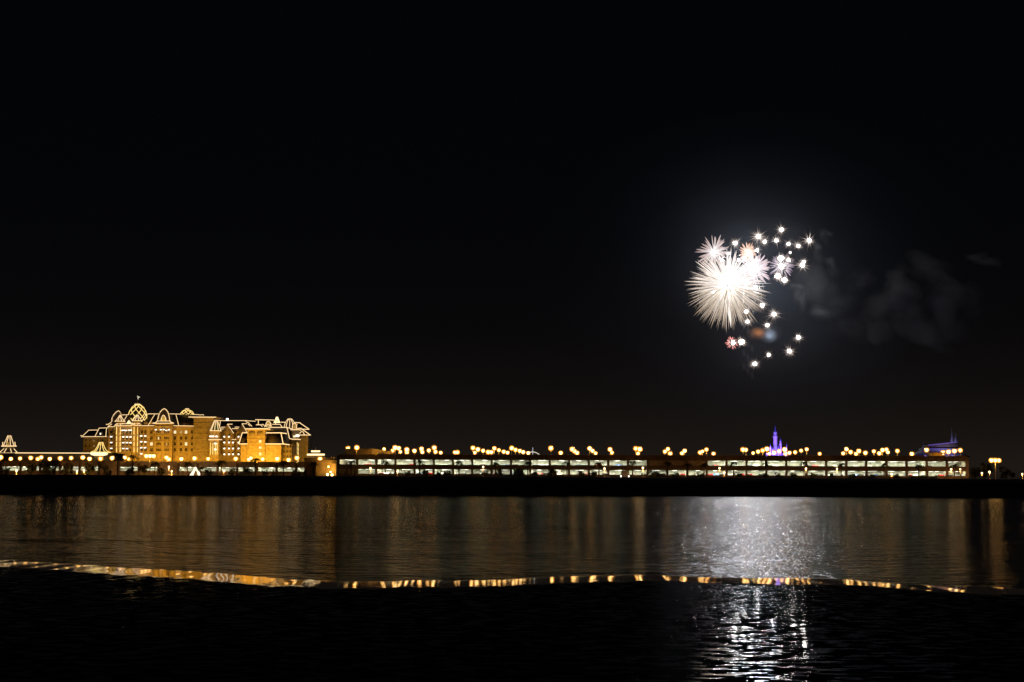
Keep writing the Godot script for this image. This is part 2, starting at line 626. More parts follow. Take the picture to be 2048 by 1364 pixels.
func shape(called: String, m: Material, pts: Array, d: float, depth: float, o: Node3D = H) -> void:
	var poly := PackedVector2Array()
	for p in pts:
		var v := P(p[0], p[1], d)
		poly.append(Vector2(v.x, v.y))
	var st := begin()
	add_poly(st, poly, -d, -d - depth)
	put(called, done(st), m, o)

var frame_mesh: ArrayMesh
func window(px: float, py: float, w: float, h: float, d: float, m: Material) -> void:
	if frame_mesh == null:
		var st := begin()
		add_box(st, Vector3(-0.54, 0, 0), Vector3(0.12, 1.16, 0.2)); add_box(st, Vector3(0.54, 0, 0), Vector3(0.12, 1.16, 0.2))
		add_box(st, Vector3(0, 0.54, 0), Vector3(0.96, 0.08, 0.2)); add_box(st, Vector3(0, -0.54, 0), Vector3(0.96, 0.08, 0.26))
		add_box(st, Vector3(0, 0, -0.02), Vector3(0.06, 1.0, 0.12)); add_box(st, Vector3(0, 0.12, -0.022), Vector3(0.96, 0.05, 0.115))
		frame_mesh = done(st)
	var f := put("window", frame_mesh, M.trim, H)
	var p := P(px, py, d)
	f.position = Vector3(p.x, p.y, -d + 0.08)
	f.scale = Vector3(w * px_w(d), h * px_w(d), 1)
	bx("pane", m, Vector3(0, 0, -0.05), Vector3(0.96, 1.0, 0.04), f)

func cone_roof(px: float, ytop: float, ybase: float, half: float, d: float, ribs: int, top_half := 0.8, curve := 0.0, m: Material = null, string_mat: Material = null) -> void:
	var c := P(px, ybase, d)
	var u := px_w(d)
	var hgt := (ybase - ytop) * u
	var prof := []
	for i in 9:
		var t := i / 8.0
		prof.append([lerpf(half, top_half, pow(t, 1.0 - curve)) * u, t * hgt])
	prof.append([0.01, hgt])
	var st := begin()
	add_lathe(st, c, prof, 16)
	put("cone_roof", done(st, true), m if m else M.roof, H)
	for k in ribs:
		var a := TAU * (k + 0.25) / ribs
		if sin(a) < -0.35: continue
		var pts := []
		for i in 9: pts.append(c + Vector3(cos(a) * (prof[i][0] + 0.12), prof[i][1], sin(a) * (prof[i][0] + 0.12)))
		var s2 := begin()
		add_tube(s2, pts, 0.17, -1, 5)
		put("light_string", done(s2), string_mat if string_mat else M.string, H)
	var s3 := begin()
	var ring := []
	for i in 25: ring.append(c + Vector3(cos(TAU * i / 24.0) * (half * u + 0.15), 0, sin(TAU * i / 24.0) * (half * u + 0.15)))
	add_tube(s3, ring, 0.17, -1, 5)
	put("light_string", done(s3), string_mat if string_mat else M.string, H)
	var s4 := begin()
	add_lathe(s4, c + Vector3(0, hgt, 0), [[0.3, 0.0], [0.45, 0.4], [0.15, 0.8], [0.05, 1.8], [0.0, 1.9]], 8)
	put("finial", done(s4), M.trim, H)

func egg_dome(px: float, ybase: float, d: float, prof_px: Array, turns: float, strands: int, r: float) -> void:   # prof: [half width px, px above base]
	var c := P(px, ybase, d)
	var u := px_w(d)
	var curve := Curve2D.new()
	for p in prof_px: curve.add_point(Vector2(p[0] * u, p[1] * u))
	var prof := []
	for i in 17:
		var q := curve.sample_baked(curve.get_baked_length() * i / 16.0)
		prof.append([q.x, q.y])
	var st := begin()
	add_lathe(st, c, prof, 24)
	put("dome", done(st, true), M.roof, H)
	for s in [-1, 1]:
		for k in strands:
			var run := []
			var flush := func(pts: Array) -> void:
				if pts.size() < 2: return
				var s2 := begin()
				add_tube(s2, pts, r, -1, 5)
				put("light_string", done(s2), M.string_yellow, H)
			for i in 17:
				var a: float = TAU * (k + 0.5) / strands + s * turns * TAU * i / 16.0
				run.append(c + Vector3(cos(a) * (prof[i][0] + r * 0.7), prof[i][1], sin(a) * (prof[i][0] + r * 0.7)))
			flush.call(run)

func make_hotel() -> void:
	H = thing("hotel", "large ornate golden hotel with domes and light-string outlined roofs", "hotel")
	var D := 700.0
	# --- far left dim wing
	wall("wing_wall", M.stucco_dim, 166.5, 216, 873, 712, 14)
	panel("roof", M.roof, [[163, 873, 711], [190, 873, 711], [198, 860, 722], [177, 860, 722]])
	panel("roof", M.roof, [[190, 873, 710.6], [214, 873, 710.6], [214, 856, 722], [198, 856, 722]])
	for s in [[[162, 873.4], [214, 873]], [[161, 871], [166, 871.5], [177, 860.5]], [[177, 860.3], [197, 860]], [[190, 872.6], [198.5, 856.5]], [[197.5, 856.2], [219, 855.5]], [[211.5, 872.6], [213, 856.2]]]: strand(s, 709.8)
	shape("dormer", M.trim, [[198, 869], [198.5, 866], [200.5, 863.5], [203, 866], [204, 869]], 709, 3)
	window(201, 867.5, 2.6, 3, 708.9, M.lit_white)
	for y in [881, 892]: window(188, y, 2.5, 3, 711.9, M.lit_dim)
	for x in [172, 180, 196, 205]: for y in [881, 892, 903]: window(x, y, 3, 4.5, 711.9, M.glass_dark)
	# --- main facade
	wall("main_wall", M.stucco, 216, 386, 852, D, 22)
	wall("pavilion_wall", M.stucco, 228.5, 276, 851, 697.5, 2.4)
	for cx in [235, 270]:
		var st := begin()
		var c := P(cx, 851, 697.5); c.y = GY
		add_lathe(st, c, [[6.0 * px_w(697), 0.0], [6.0 * px_w(697), hy(cx, 850.5, 697.5) - GY], [6.6 * px_w(697), hy(cx, 849.8, 697.5) - GY], [0.01, hy(cx, 849, 697.5) - GY]], 16)
		put("turret_wall", done(st), M.stucco, H)
	for x in [229.4, 233.3, 240.5, 264, 268.2, 275.2]:
		var dd := 697.2 if (x > 228 and x < 230) or (x > 240 and x < 265) or x > 275 else 695.8
		for y in [[853.8, 869.2], [871.2, 881.4], [883.4, 892.8], [894.6, 904.2]]:
			strand([[x, y[0]], [x - 0.25, y[1]]], dd, 0.2, M.string_yellow)
	for y in [870.2, 882.4, 893.7]: 
		wall("string_course", M.trim, 216.2, 385.8, y - 0.5, D - 0.25, 0.3, H, y + 0.5)
		wall("string_course", M.trim, 241.2, 263.8, y - 0.5, 697.2, 0.3, H, y + 0.5)
	for x in [280, 297, 345.8, 357, 367.5, 378]:
		wall("pilaster", M.trim, x - 0.7, x + 0.7, 853.5, D - 0.2, 0.28)
	# pavilion roof edge
	for s in [[[215.5, 853.6], [227, 853.4], [230, 851.8], [262, 851.2], [266, 849.6], [272, 850.6], [281, 850.8]], [[229.5, 850.6], [232.5, 847.6], [243, 847.4], [247, 847]], [[246, 847], [266, 846]], [[262, 850], [265, 847], [279, 846.8], [281, 848.6]], [[215.5, 853.2], [223.5, 848]], [[234, 850.5], [234, 847.6]], [[240.6, 850.5], [240.6, 847.6]], [[268.5, 849], [268.5, 847]], [[275.3, 849], [275.3, 847]]]: strand(s, 695.3, 0.168)
	shape("cornice", M.trim, [[229, 851.5], [232, 847.8], [280, 846.8], [281.5, 850.5]], 695.6, 4)
	# ogee roof end at left
	var og := [[212, 848.8], [216, 848.8], [221.5, 845.4], [223.6, 842.2], [223.8, 836.7], [227, 830], [232.5, 824], [236.9, 821.4], [240.2, 824], [241.8, 828]]
	shape("ogee_roof", M.roof, og + [[258, 829], [258, 849.5], [212.4, 850]], 699.2, 10)
	strand(og, 699, 0.189)
	panel("roof", M.roof, [[242, 851, 699.6], [262, 851, 699.6], [260, 829, 711], [242, 829, 711]])
	strand([[242, 829.8], [257, 829.4]], 699)
	strand([[247, 843, 698.8], [254, 831, 699]], 699)
	# spires of the pavilion
	cone_roof(240, 830.5, 842.6, 9.3, 696.5, 8, 0.6, 0.15, M.cream, M.string)
	cone_roof(274.3, 829.5, 841.6, 9.6, 696.5, 8, 0.6, 0.15, M.cream, M.string)
	cone_roof(257.8, 841.5, 846.6, 3.4, 696, 8, 0.3, 0.1, M.cream, M.string_hot)
	for q in [[240, 842.8, 847.4, 8.2], [274.3, 841.8, 847, 8.6]]:
		var st2 := begin()
		var c2 := P(q[0], q[2], 696.5)
		var hh: float = (q[2] - q[1]) * px_w(697)
		add_lathe(st2, c2, [[q[3] * 0.7 * px_w(697), 0.0], [q[3] * 0.75 * px_w(697), hh * 0.4], [q[3] * px_w(697), hh * 0.95], [0.01, hh * 0.96]], 16)
		put("turret_drum", done(st2), M.stucco, H)
	# big dome
	egg_dome(274.9, 841, 706, [[15.6, 0], [17.6, 5], [17.8, 9], [16.8, 14], [14.4, 20.5], [11, 26], [5.8, 30.6], [3.6, 31.4]], 0.30, 8, 0.19)
	var lant := P(274.9, 810.2, 706)
	var sl := begin()
	var u := px_w(706)
	add_lathe(sl, lant, [[4.6 * u, 0.0], [4.9 * u, 0.9 * u], [4.9 * u, 2.1 * u], [3.0 * u, 2.6 * u], [1.6 * u, 4.0 * u], [2.0 * u, 5.0 * u], [1.6 * u, 5.6 * u], [0.6 * u, 6.6 * u], [0.9 * u, 8.4 * u], [0.35 * u, 9.2 * u], [0.2 * u, 17 * u], [0.0, 17.1 * u]], 14)
	put("lantern", done(sl), M.trim, H)
	var rg := begin()
	var rp := []
	for i in 25: rp.append(lant + Vector3(cos(TAU * i / 24.0) * 4.9 * u, 1.5 * u, sin(TAU * i / 24.0) * 4.9 * u))
	add_tube(rg, rp, 0.28, -1, 5)
	put("light_string", done(rg), M.string, H)
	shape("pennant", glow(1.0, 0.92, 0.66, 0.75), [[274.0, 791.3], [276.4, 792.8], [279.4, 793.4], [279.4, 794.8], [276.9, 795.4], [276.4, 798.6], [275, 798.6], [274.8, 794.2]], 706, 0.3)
	# main roof
	panel("roof", M.roof, [[280, 851.2, 699.4], [308, 851.4, 699.4], [313, 828, 711], [296, 828, 711]])
	panel("roof", M.roof, [[308, 851.4, 699.5], [358, 851.6, 699.5], [352, 829, 711], [310, 828, 711]])
	panel("roof", M.roof, [[357.5, 851.6, 699.6], [391, 852.2, 699.6], [384, 830, 711], [351.5, 829, 711]])
	strand([[283, 844], [292, 829, 699.2], [294, 828.4]], 699.2)
	strand([[290, 828.6], [300, 827.6], [318, 827.8]], 699.0)
	strand([[338, 827.6], [362, 828.2]], 699.0)
	strand([[385, 828.6], [402, 829.8], [405, 829], [408, 830.6]], 699.0)
	strand([[296.5, 850.4], [309.5, 828.8]], 699.0)
	strand([[352, 829.2], [357.5, 850.6]], 699.0)
	strand([[279, 851.4], [308.5, 851]], 699.0)
	strand([[344.5, 851.3], [391, 852]], 699.0)
	for x in [291, 302]: shape("dormer", M.stucco_dim, [[x - 3, 848], [x - 3, 844.5], [x, 841], [x + 3, 844.5], [x + 3, 848]], 699.2, 4)
	# centre gable
	wall("gable_wall", M.stucco, 308.5, 344.5, 846, 697.5, 2.4)
	var gab := [[305, 846.4], [311, 845.4], [314, 842.8], [315.6, 837.6], [317.4, 830.6], [320.6, 823.6], [324.6, 819.2], [328.8, 817.2], [332.6, 819.6], [335.8, 823.8], [338, 831], [339.4, 840], [341.6, 844.4], [347.6, 846.2]]
	shape("gable_roof", M.roof, gab + [[346, 848], [306, 848]], 697.0, 8)
	strand(gab, 696.8, 0.196)
	strand([[306, 846.6], [347, 846.3]], 696.8, 0.196)
	strand([[314, 842], [340, 841.8]], 696.8, 0.154)
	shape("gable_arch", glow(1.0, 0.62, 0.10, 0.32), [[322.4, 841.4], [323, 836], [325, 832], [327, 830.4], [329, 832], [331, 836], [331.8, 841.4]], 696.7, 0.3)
	strand([[321.8, 841.4], [322.6, 836], [324.8, 831.6], [327, 830], [329.2, 831.6], [331.4, 836], [332.4, 841.4]], 696.5, 0.168)
	for y in [852.5, 870.2, 882.4, 893.7]: wall("string_course", M.trim, 308.7, 344.3, y - 0.5, 697.2, 0.3, H, y + 0.5)
	for x in [309.4, 326.2, 343.6]: wall("pilaster", M.trim, x - 0.7, x + 0.7, 848.5, 697.3, 0.28)
	# second dome
	egg_dome(374.2, 829, 712, [[12.6, 0], [11.4, 3.4], [8.6, 6.6], [4.6, 8.8], [3.6, 9]], 0.16, 8, 0.19)
	var l2 := P(374.2, 819.4, 712)
	var sl2 := begin()
	add_lathe(sl2, l2, [[3.4 * u, 0.0], [3.6 * u, 1.6 * u], [2 * u, 2.4 * u], [1.2 * u, 4 * u], [0.3 * u, 5 * u], [0.1 * u, 7 * u]], 12)
	put("lantern", done(sl2), M.trim, H)
	strand([[370.4, 817.6], [378, 817.8]], 711, 0.210)
	# windows of the main facade
	var rows := [864.2, 876.2, 887.8, 899.4]
	for r in 4:
		var y: float = rows[r]
		for x in [222.8]: window(x, y, 5, 5.6, D, M.glass_dark)
		for x in [246.8, 254.4, 261]:
			window(x, y + 0.3, 4.0, 5.6, 697.5, M.glass_dark)
		for x in [284, 291]: window(x, y, 4.6, 6, D, M.glass_dark)
		window(303, y, 5.2, 6, D, M.lit_window if r == 2 else M.glass_dark)
		for x in [314, 317.2, 320.4, 330, 333.2, 336.4]:
			window(x, y + 0.3, 2.6, 4.6, 697.5, M.lit_window if r == 1 and x == 317.2 else M.lit_dim if r == 2 and x == 333.2 else M.glass_dark)
		window(350.2, y, 5, 6, D, M.lit_window if r == 0 else M.glass_dark)
		window(362.2, y, 5, 6, D, M.lit_dim if r == 0 else M.glass_dark)
		window(372.2, y, 5, 6, D, M.lit_window if r == 0 or r == 2 else M.glass_dark)
		window(384, y, 4.4, 5.6, D, M.glass_dark)
	# balcony lamps: small white fittings under the balcony ceilings
	for p in [[222.8, 875], [222.8, 886.6], [222.8, 898.2], [245, 862.2], [249, 862], [253, 862.4], [258.5, 861.8], [262, 862], [247, 875.4], [254.4, 875.4], [247, 886.8], [254.4, 886.8], [261.6, 887], [247, 898.6], [254.4, 898.8], [261.4, 875.4], [282.8, 873.4], [291, 873.4], [282.8, 885], [291, 885.4], [282.8, 897], [290.4, 897], [283, 909], [312, 860.8], [322, 860.8], [328, 860.6], [333, 862.4], [338.2, 861]]:
		var w2 := P(p[0], p[1] - 1.4, 697.2 if (p[0] > 240 and p[0] < 270) or p[0] > 305 else D)
		bx("balcony_lamp", M.lit_white, w2 + Vector3(0, 0, 0.45), Vector3(0.75 if p[1] < 870 else 1.0, 0.36, 0.3), H)
	# --- plain tower block
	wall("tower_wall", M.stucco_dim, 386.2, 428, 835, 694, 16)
	wall("tower_cornice", M.trim, 378, 431.6, 833.2, 692.8, 18, H, 834.8)
	strand([[377, 834], [431.8, 834.4]], 692.4, 0.210)
	for y in [846, 857, 868, 879, 890, 901, 912]: wall("string_course", M.trim, 386.3, 427.9, y - 0.4, 693.8, 0.25, H, y + 0.4)
	# --- gabled right wing
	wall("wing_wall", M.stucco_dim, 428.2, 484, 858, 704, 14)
	wall("tower_wall", M.stucco, 418.6, 437.5, 862, 692, 2, H)
	for y in [885.4]: pass
	cone_roof(431.4, 840.5, 861.6, 10.6, 694, 9, 2.2, 0.0, M.copper, M.string)
	strand([[417, 879.4], [444, 879.2]], 691.4, 0.210)
	for x in [421.2, 425.8, 430.6, 434.3]: strand([[x, 885.4], [x - 0.2, 909]], 691.4, 0.154, M.string_yellow)
	for p in [[421, 872.6], [426, 872.6], [433, 872.8], [430.6, 887], [430.4, 898.8]]: bx("balcony_lamp", M.lit_white, P(p[0], p[1], 691.4), Vector3(1.0, 0.5, 0.3), H)
	panel("roof", M.roof, [[428, 858.4, 703], [496, 858, 703], [496, 841, 716], [436, 841, 716]])
	panel("roof", M.roof, [[490, 858, 704], [515, 858, 704], [512, 842, 716], [492, 841, 716]])
	strand([[427, 841.2], [494, 841.2]], 702.4)
	strand([[493, 841.6], [511.4, 842.4]], 702.3)
	strand([[437.8, 857], [441, 842]], 702.4)
	strand([[418, 854.6], [422, 854.6]], 702.4); strand([[441.6, 854.4], [450.4, 854.2]], 702.4); strand([[436.6, 858], [448, 857.8]], 702.2)
	strand([[463.8, 857.4], [477, 857]], 702.2); strand([[469.6, 854.2], [478.4, 854.2]], 702.4)
	for gx in [[454.6, 848.2, 444, 863, 467.4, 866.6], [483.6, 847.4, 473, 865, 494.6, 865.4]]:
		shape("gable_wall", M.stucco, [[gx[2], gx[3]], [gx[0], gx[1]], [gx[4], gx[5]], [gx[4], 912], [gx[2], 912]] if gx[0] < 470 else [[gx[2], gx[3]], [gx[0], gx[1]], [gx[4], gx[5]], [gx[4], 890], [482, 890], [482, 912], [gx[2], 912]], 701, 3)
		strand([[gx[0] + 0.6, gx[1]], [gx[4], gx[5]]], 700.6)
		strand([[gx[0], gx[1]], [gx[0] + 10.4, gx[1]]], 700.6)
	panel("roof", M.roof, [[467.6, 866.6, 701.5], [474, 866.6, 701.5], [466, 848.4, 706], [455.4, 848.4, 706]])
	panel("roof", M.roof, [[494.8, 865.4, 701.5], [500, 865.4, 701.5], [494, 847.6, 706], [484.4, 847.6, 706]])
	strand([[463.4, 878.8], [472.6, 878.8]], 700.4)
	strand([[490.6, 841.6], [495, 846]], 702); strand([[495.4, 844], [504, 852.8]], 702); strand([[496, 848], [500, 852]], 701.8)
	bx("roof_lamp", M.lit_white, P(454.6, 838.8, 702), Vector3(1.1, 1.1, 0.6), H)
	for y in [873.4, 885, 897, 908.6]:
		for x in [448.6, 457.9, 466, 477]:
			if y < 880 and x == 466: continue
			var m2: Material = M.lit_white
			window(x, y - 1.2, 4.6, 6.4, 700.9, M.glass_dark)
			bx("balcony_lamp", m2, P(x, y, 700.6), Vector3(0.62, 0.62, 0.3), H)
	# --- front block
	wall("front_wall", M.stucco, 494.2, 530, 857.6, 681, 16)
	wall("front_wall", M.stucco, 530.2, 562.6, 888.4, 682, 14)
	wall("front_wall", M.stucco, 482, 494, 888, 682, 14)
	wall("side_wall", M.stucco_dim, 562.8, 584, 888.5, 687, 12)  # darker stucco copy: the shade on this side is put into the colour
	wall("cornice", M.trim, 491.5, 540, 857.6, 680, 17, H, 859.4)
	strand([[490, 857.6], [533, 857.2], [540.6, 858.2]], 679.5, 0.231)
	panel("roof", M.roof, [[478, 887.4, 681.4], [494.4, 887.4, 681.4], [494.4, 866, 688], [484.6, 866, 688]])
	panel("roof", M.roof, [[530, 888, 681.4], [566.6, 888, 681.4], [562, 865.8, 688], [530, 865.8, 688]])
	panel("roof", M.roof, [[566.8, 888, 681.6], [579, 889, 690], [573.6, 866.6, 696], [562.2, 865.8, 688.2]])
	panel("roof", M.roof, [[536, 866, 690], [574.6, 866, 690], [574, 855.6, 700], [540, 855.6, 700]])
	panel("roof", M.roof, [[574.2, 855.6, 699], [583, 858, 704], [584, 878, 702], [579, 877, 698]])
	for s in [[[477.4, 887.8], [494.6, 887.6]], [[477.6, 887.4], [484.4, 866]], [[484, 865.6], [494.8, 865.4]], [[530.6, 887.8], [566, 887.8], [579, 889.4]], [[531.4, 865.6], [562, 865.6], [573.8, 867.2]], [[562, 866], [566.4, 887.4]]]: strand(s, 680.8, 0.231)
	for s in [[[536.6, 854.8], [574, 854.8], [583.4, 857.6]], [[574, 855], [579, 877]], [[579, 877], [585, 878.4], [601.6, 879]]]: strand(s, 696, 0.231)
	for y in [878.4, 885.5, 892.5, 898.8, 904.5, 911, 917]:
		wall("string_course", M.trim, 494.4, 529.8, y - 0.35, 680.8, 0.24, H, y + 0.35)
		if y > 890:
			wall("string_course", M.trim, 530.4, 562.4, y - 0.35, 681.8, 0.24, H, y + 0.35)
			wall("string_course", M.trim, 482.2, 493.8, y - 0.35, 681.8, 0.24, H, y + 0.35)
	for x in [503.7, 520.4]:
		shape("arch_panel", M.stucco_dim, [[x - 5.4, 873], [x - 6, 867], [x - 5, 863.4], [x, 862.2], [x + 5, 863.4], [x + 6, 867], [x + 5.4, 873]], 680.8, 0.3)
	for y in [882.5, 895, 907.8]: window(520.6, y, 4.6, 5, 680.9, M.lit_window)
	# --- roofs at the rear right
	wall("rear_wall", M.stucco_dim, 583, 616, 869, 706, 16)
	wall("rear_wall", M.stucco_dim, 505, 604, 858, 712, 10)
	panel("roof", M.roof, [[505, 858, 711], [560, 858, 711], [552, 840, 722], [511, 840, 722]])
	panel("roof", M.roof, [[556, 858.4, 711.4], [618, 858.4, 711.4], [601, 845.6, 722], [556, 845, 722]])
	panel("roof", M.roof, [[584, 870.4, 704], [621, 870.4, 704], [603, 857.4, 712], [584, 857.4, 712]])
	for s in [[[510.6, 839.4], [548, 840.2]], [[516.8, 839.6], [516.6, 849]], [[512, 849.6], [521.6, 849.6], [524.4, 853]], [[544.8, 848.6], [560.4, 848.6], [564.4, 854.6]], [[549, 843], [551.6, 847.6]], [[561.6, 844.4], [571, 844.6]], [[589, 845], [601, 845.6]], [[600.6, 846.4], [617.4, 857.8]], [[604, 858.4], [618.8, 858.6]], [[594, 857], [603.4, 856.6]], [[602.6, 857.4], [620, 869.4]], [[598, 870], [621.6, 870]], [[594, 848], [593.4, 857.4]]]: strand(s, 703, 0.210)
	var loop := []
	for i in 11:
		var t := PI * i / 10.0
		loop.append([536.6 - 5.6 * cos(t), 853 - 10.6 * sin(t)])
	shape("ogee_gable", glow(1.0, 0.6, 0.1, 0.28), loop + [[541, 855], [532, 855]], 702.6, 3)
	strand(loop, 702.4, 0.210)
	strand([[533, 854], [533.6, 850.4], [536.6, 848.6], [539.6, 850.4], [540.4, 853]], 702.3, 0.168)
	strand([[523, 849.6], [526, 848.6], [528.6, 851], [529.6, 854]], 702.4, 0.182)
	cone_roof(553.8, 834, 844.6, 5.6, 704, 10, 0.8, 0.2, M.cream, M.string_hot)
	# bell dome
	var cb := P(579.4, 855, 702)
	var bp := [[11.0, 0.0], [10.4, 4.0], [9.0, 8.6], [6.6, 13.0], [3.6, 16.6], [0.4, 17.0]]
	var sb := begin()
	var ub := px_w(702)
	var prof := []
	for q in bp: prof.append([q[0] * ub, q[1] * ub])
	add_lathe(sb, cb, prof, 20)
	put("dome", done(sb, true), M.roof, H)
	for k in 10:
		var a := TAU * (k + 0.3) / 10
		if sin(a) < -0.3: continue
		var pts := []
		for q in prof: pts.append(cb + Vector3(cos(a) * (q[0] + 0.1), q[1], sin(a) * (q[0] + 0.1)))
		var s5 := begin()
		add_tube(s5, pts, 0.19, -1, 5)
		put("light_string", done(s5), M.string, H)
	var sf := begin()
	add_lathe(sf, cb + Vector3(0, 17 * ub, 0), [[1.2 * ub, 0.0], [0.5 * ub, 2 * ub], [0.15 * ub, 9 * ub], [0.0, 9.1 * ub]], 8)
	put("finial", done(sf), M.trim, H)
	strand([[575.4, 838], [583.6, 838]], 699, 0.210)
	# small arched tower
	var ar := [[584.6, 858], [585, 851], [587, 847.4], [589.2, 845.8], [591.4, 847.4], [592.8, 851], [592.8, 858]]
	shape("arched_tower", M.stucco, ar, 699.6, 4)
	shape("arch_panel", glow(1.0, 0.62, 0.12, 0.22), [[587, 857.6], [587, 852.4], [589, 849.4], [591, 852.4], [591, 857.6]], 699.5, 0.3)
	strand(ar, 699.3, 0.196)
	strand([[581, 859.4], [596, 859], [602.6, 860.4]], 699, 0.210)
	wall("tower_wall", M.stucco, 583.6, 597, 859.6, 699.4, 6, H, 879)
	strand([[598, 869.6], [600.4, 865.4], [603, 863], [606, 863.4], [608.8, 869]], 702.8, 0.196)
	bx("roof_lamp", M.lit_white, P(595, 871.3, 698), Vector3(1.7, 0.9, 0.5), H)
	bx("roof_lamp", M.lit_window, P(588.6, 872.8, 698), Vector3(1.0, 0.9, 0.5), H)
	for q in [[594.6, 884.5], [597, 886.6]]:
		for k in 5: strand([[q[0], q[1] + k * 8.4], [q[0] - 0.1, q[1] + 7.4 + k * 8.4]], 703, 0.140, M.string_yellow)
	for x in [588, 590.5]: for y in [886, 898]: window(x, y, 2, 4.6, 705.9, M.glass_dark)
	for y in [882, 892, 902, 912]: wall("string_course", M.trim, 597.6, 615.8, y - 0.35, 705.8, 0.24, H, y + 0.35)
	for x in [568, 575, 581]: for y in [893, 903, 913]: window(x, y, 3, 5, 686.9, M.glass_dark)

	# floodlights standing on the low garage roof and on the ground before the facades
	var k := 0
	for q in [[190, 690, 14.0, 25], [232, 676, 30.0, 30], [262, 676, 30.0, 30], [292, 676, 32.0, 30], [322, 674, 32.0, 30], [350, 676, 32.0, 30], [378, 676, 20.0, 30], [408, 672, 6.0, 30], [442, 680, 22.0, 30], [466, 680, 22.0, 30], [488, 664, 60.0, 28], [512, 660, 80.0, 28], [546, 662, 80.0, 26], [574, 676, 16.0, 24], [606, 684, 16.0, 26]]:
		k += 1
		var at := P(q[0], 920, q[1]); at.y = GY
		var fl := thing("floodlight", "ground floodlight aimed at the hotel facade, %s from the left" % nth(k), "floodlight", at, "floodlights at the foot of the hotel")
		var st3 := begin()
		add_box(st3, Vector3(0, 0.15, 0), Vector3(0.6, 0.3, 0.6)); add_box(st3, Vector3(0, 0.8, 0), Vector3(0.1, 1.1, 0.1))
		put("stand", done(st3), M.metal, fl)
		var hs := put("housing", unit_box, M.metal, fl)
		hs.transform = Transform3D(Basis(Vector3.RIGHT, 0.5).scaled_local(Vector3(0.7, 0.5, 0.35)), Vector3(0, 1.5, 0))
		var ln := put("lens", unit_box, M.bulb_small, fl)
		ln.transform = Transform3D(Basis(Vector3.RIGHT, 0.5).scaled_local(Vector3(0.6, 0.4, 0.04)), Vector3(0, 1.6, -0.19))
		spot(fl, Vector3(0, 1.75, -0.6), Vector3(0, 17.0, -22.0 if q[1] < 690 else -26.0), Color(1.0, 0.73, 0.23), q[2] * 9.0 * rng.randf_range(0.7, 1.3), 50.0)

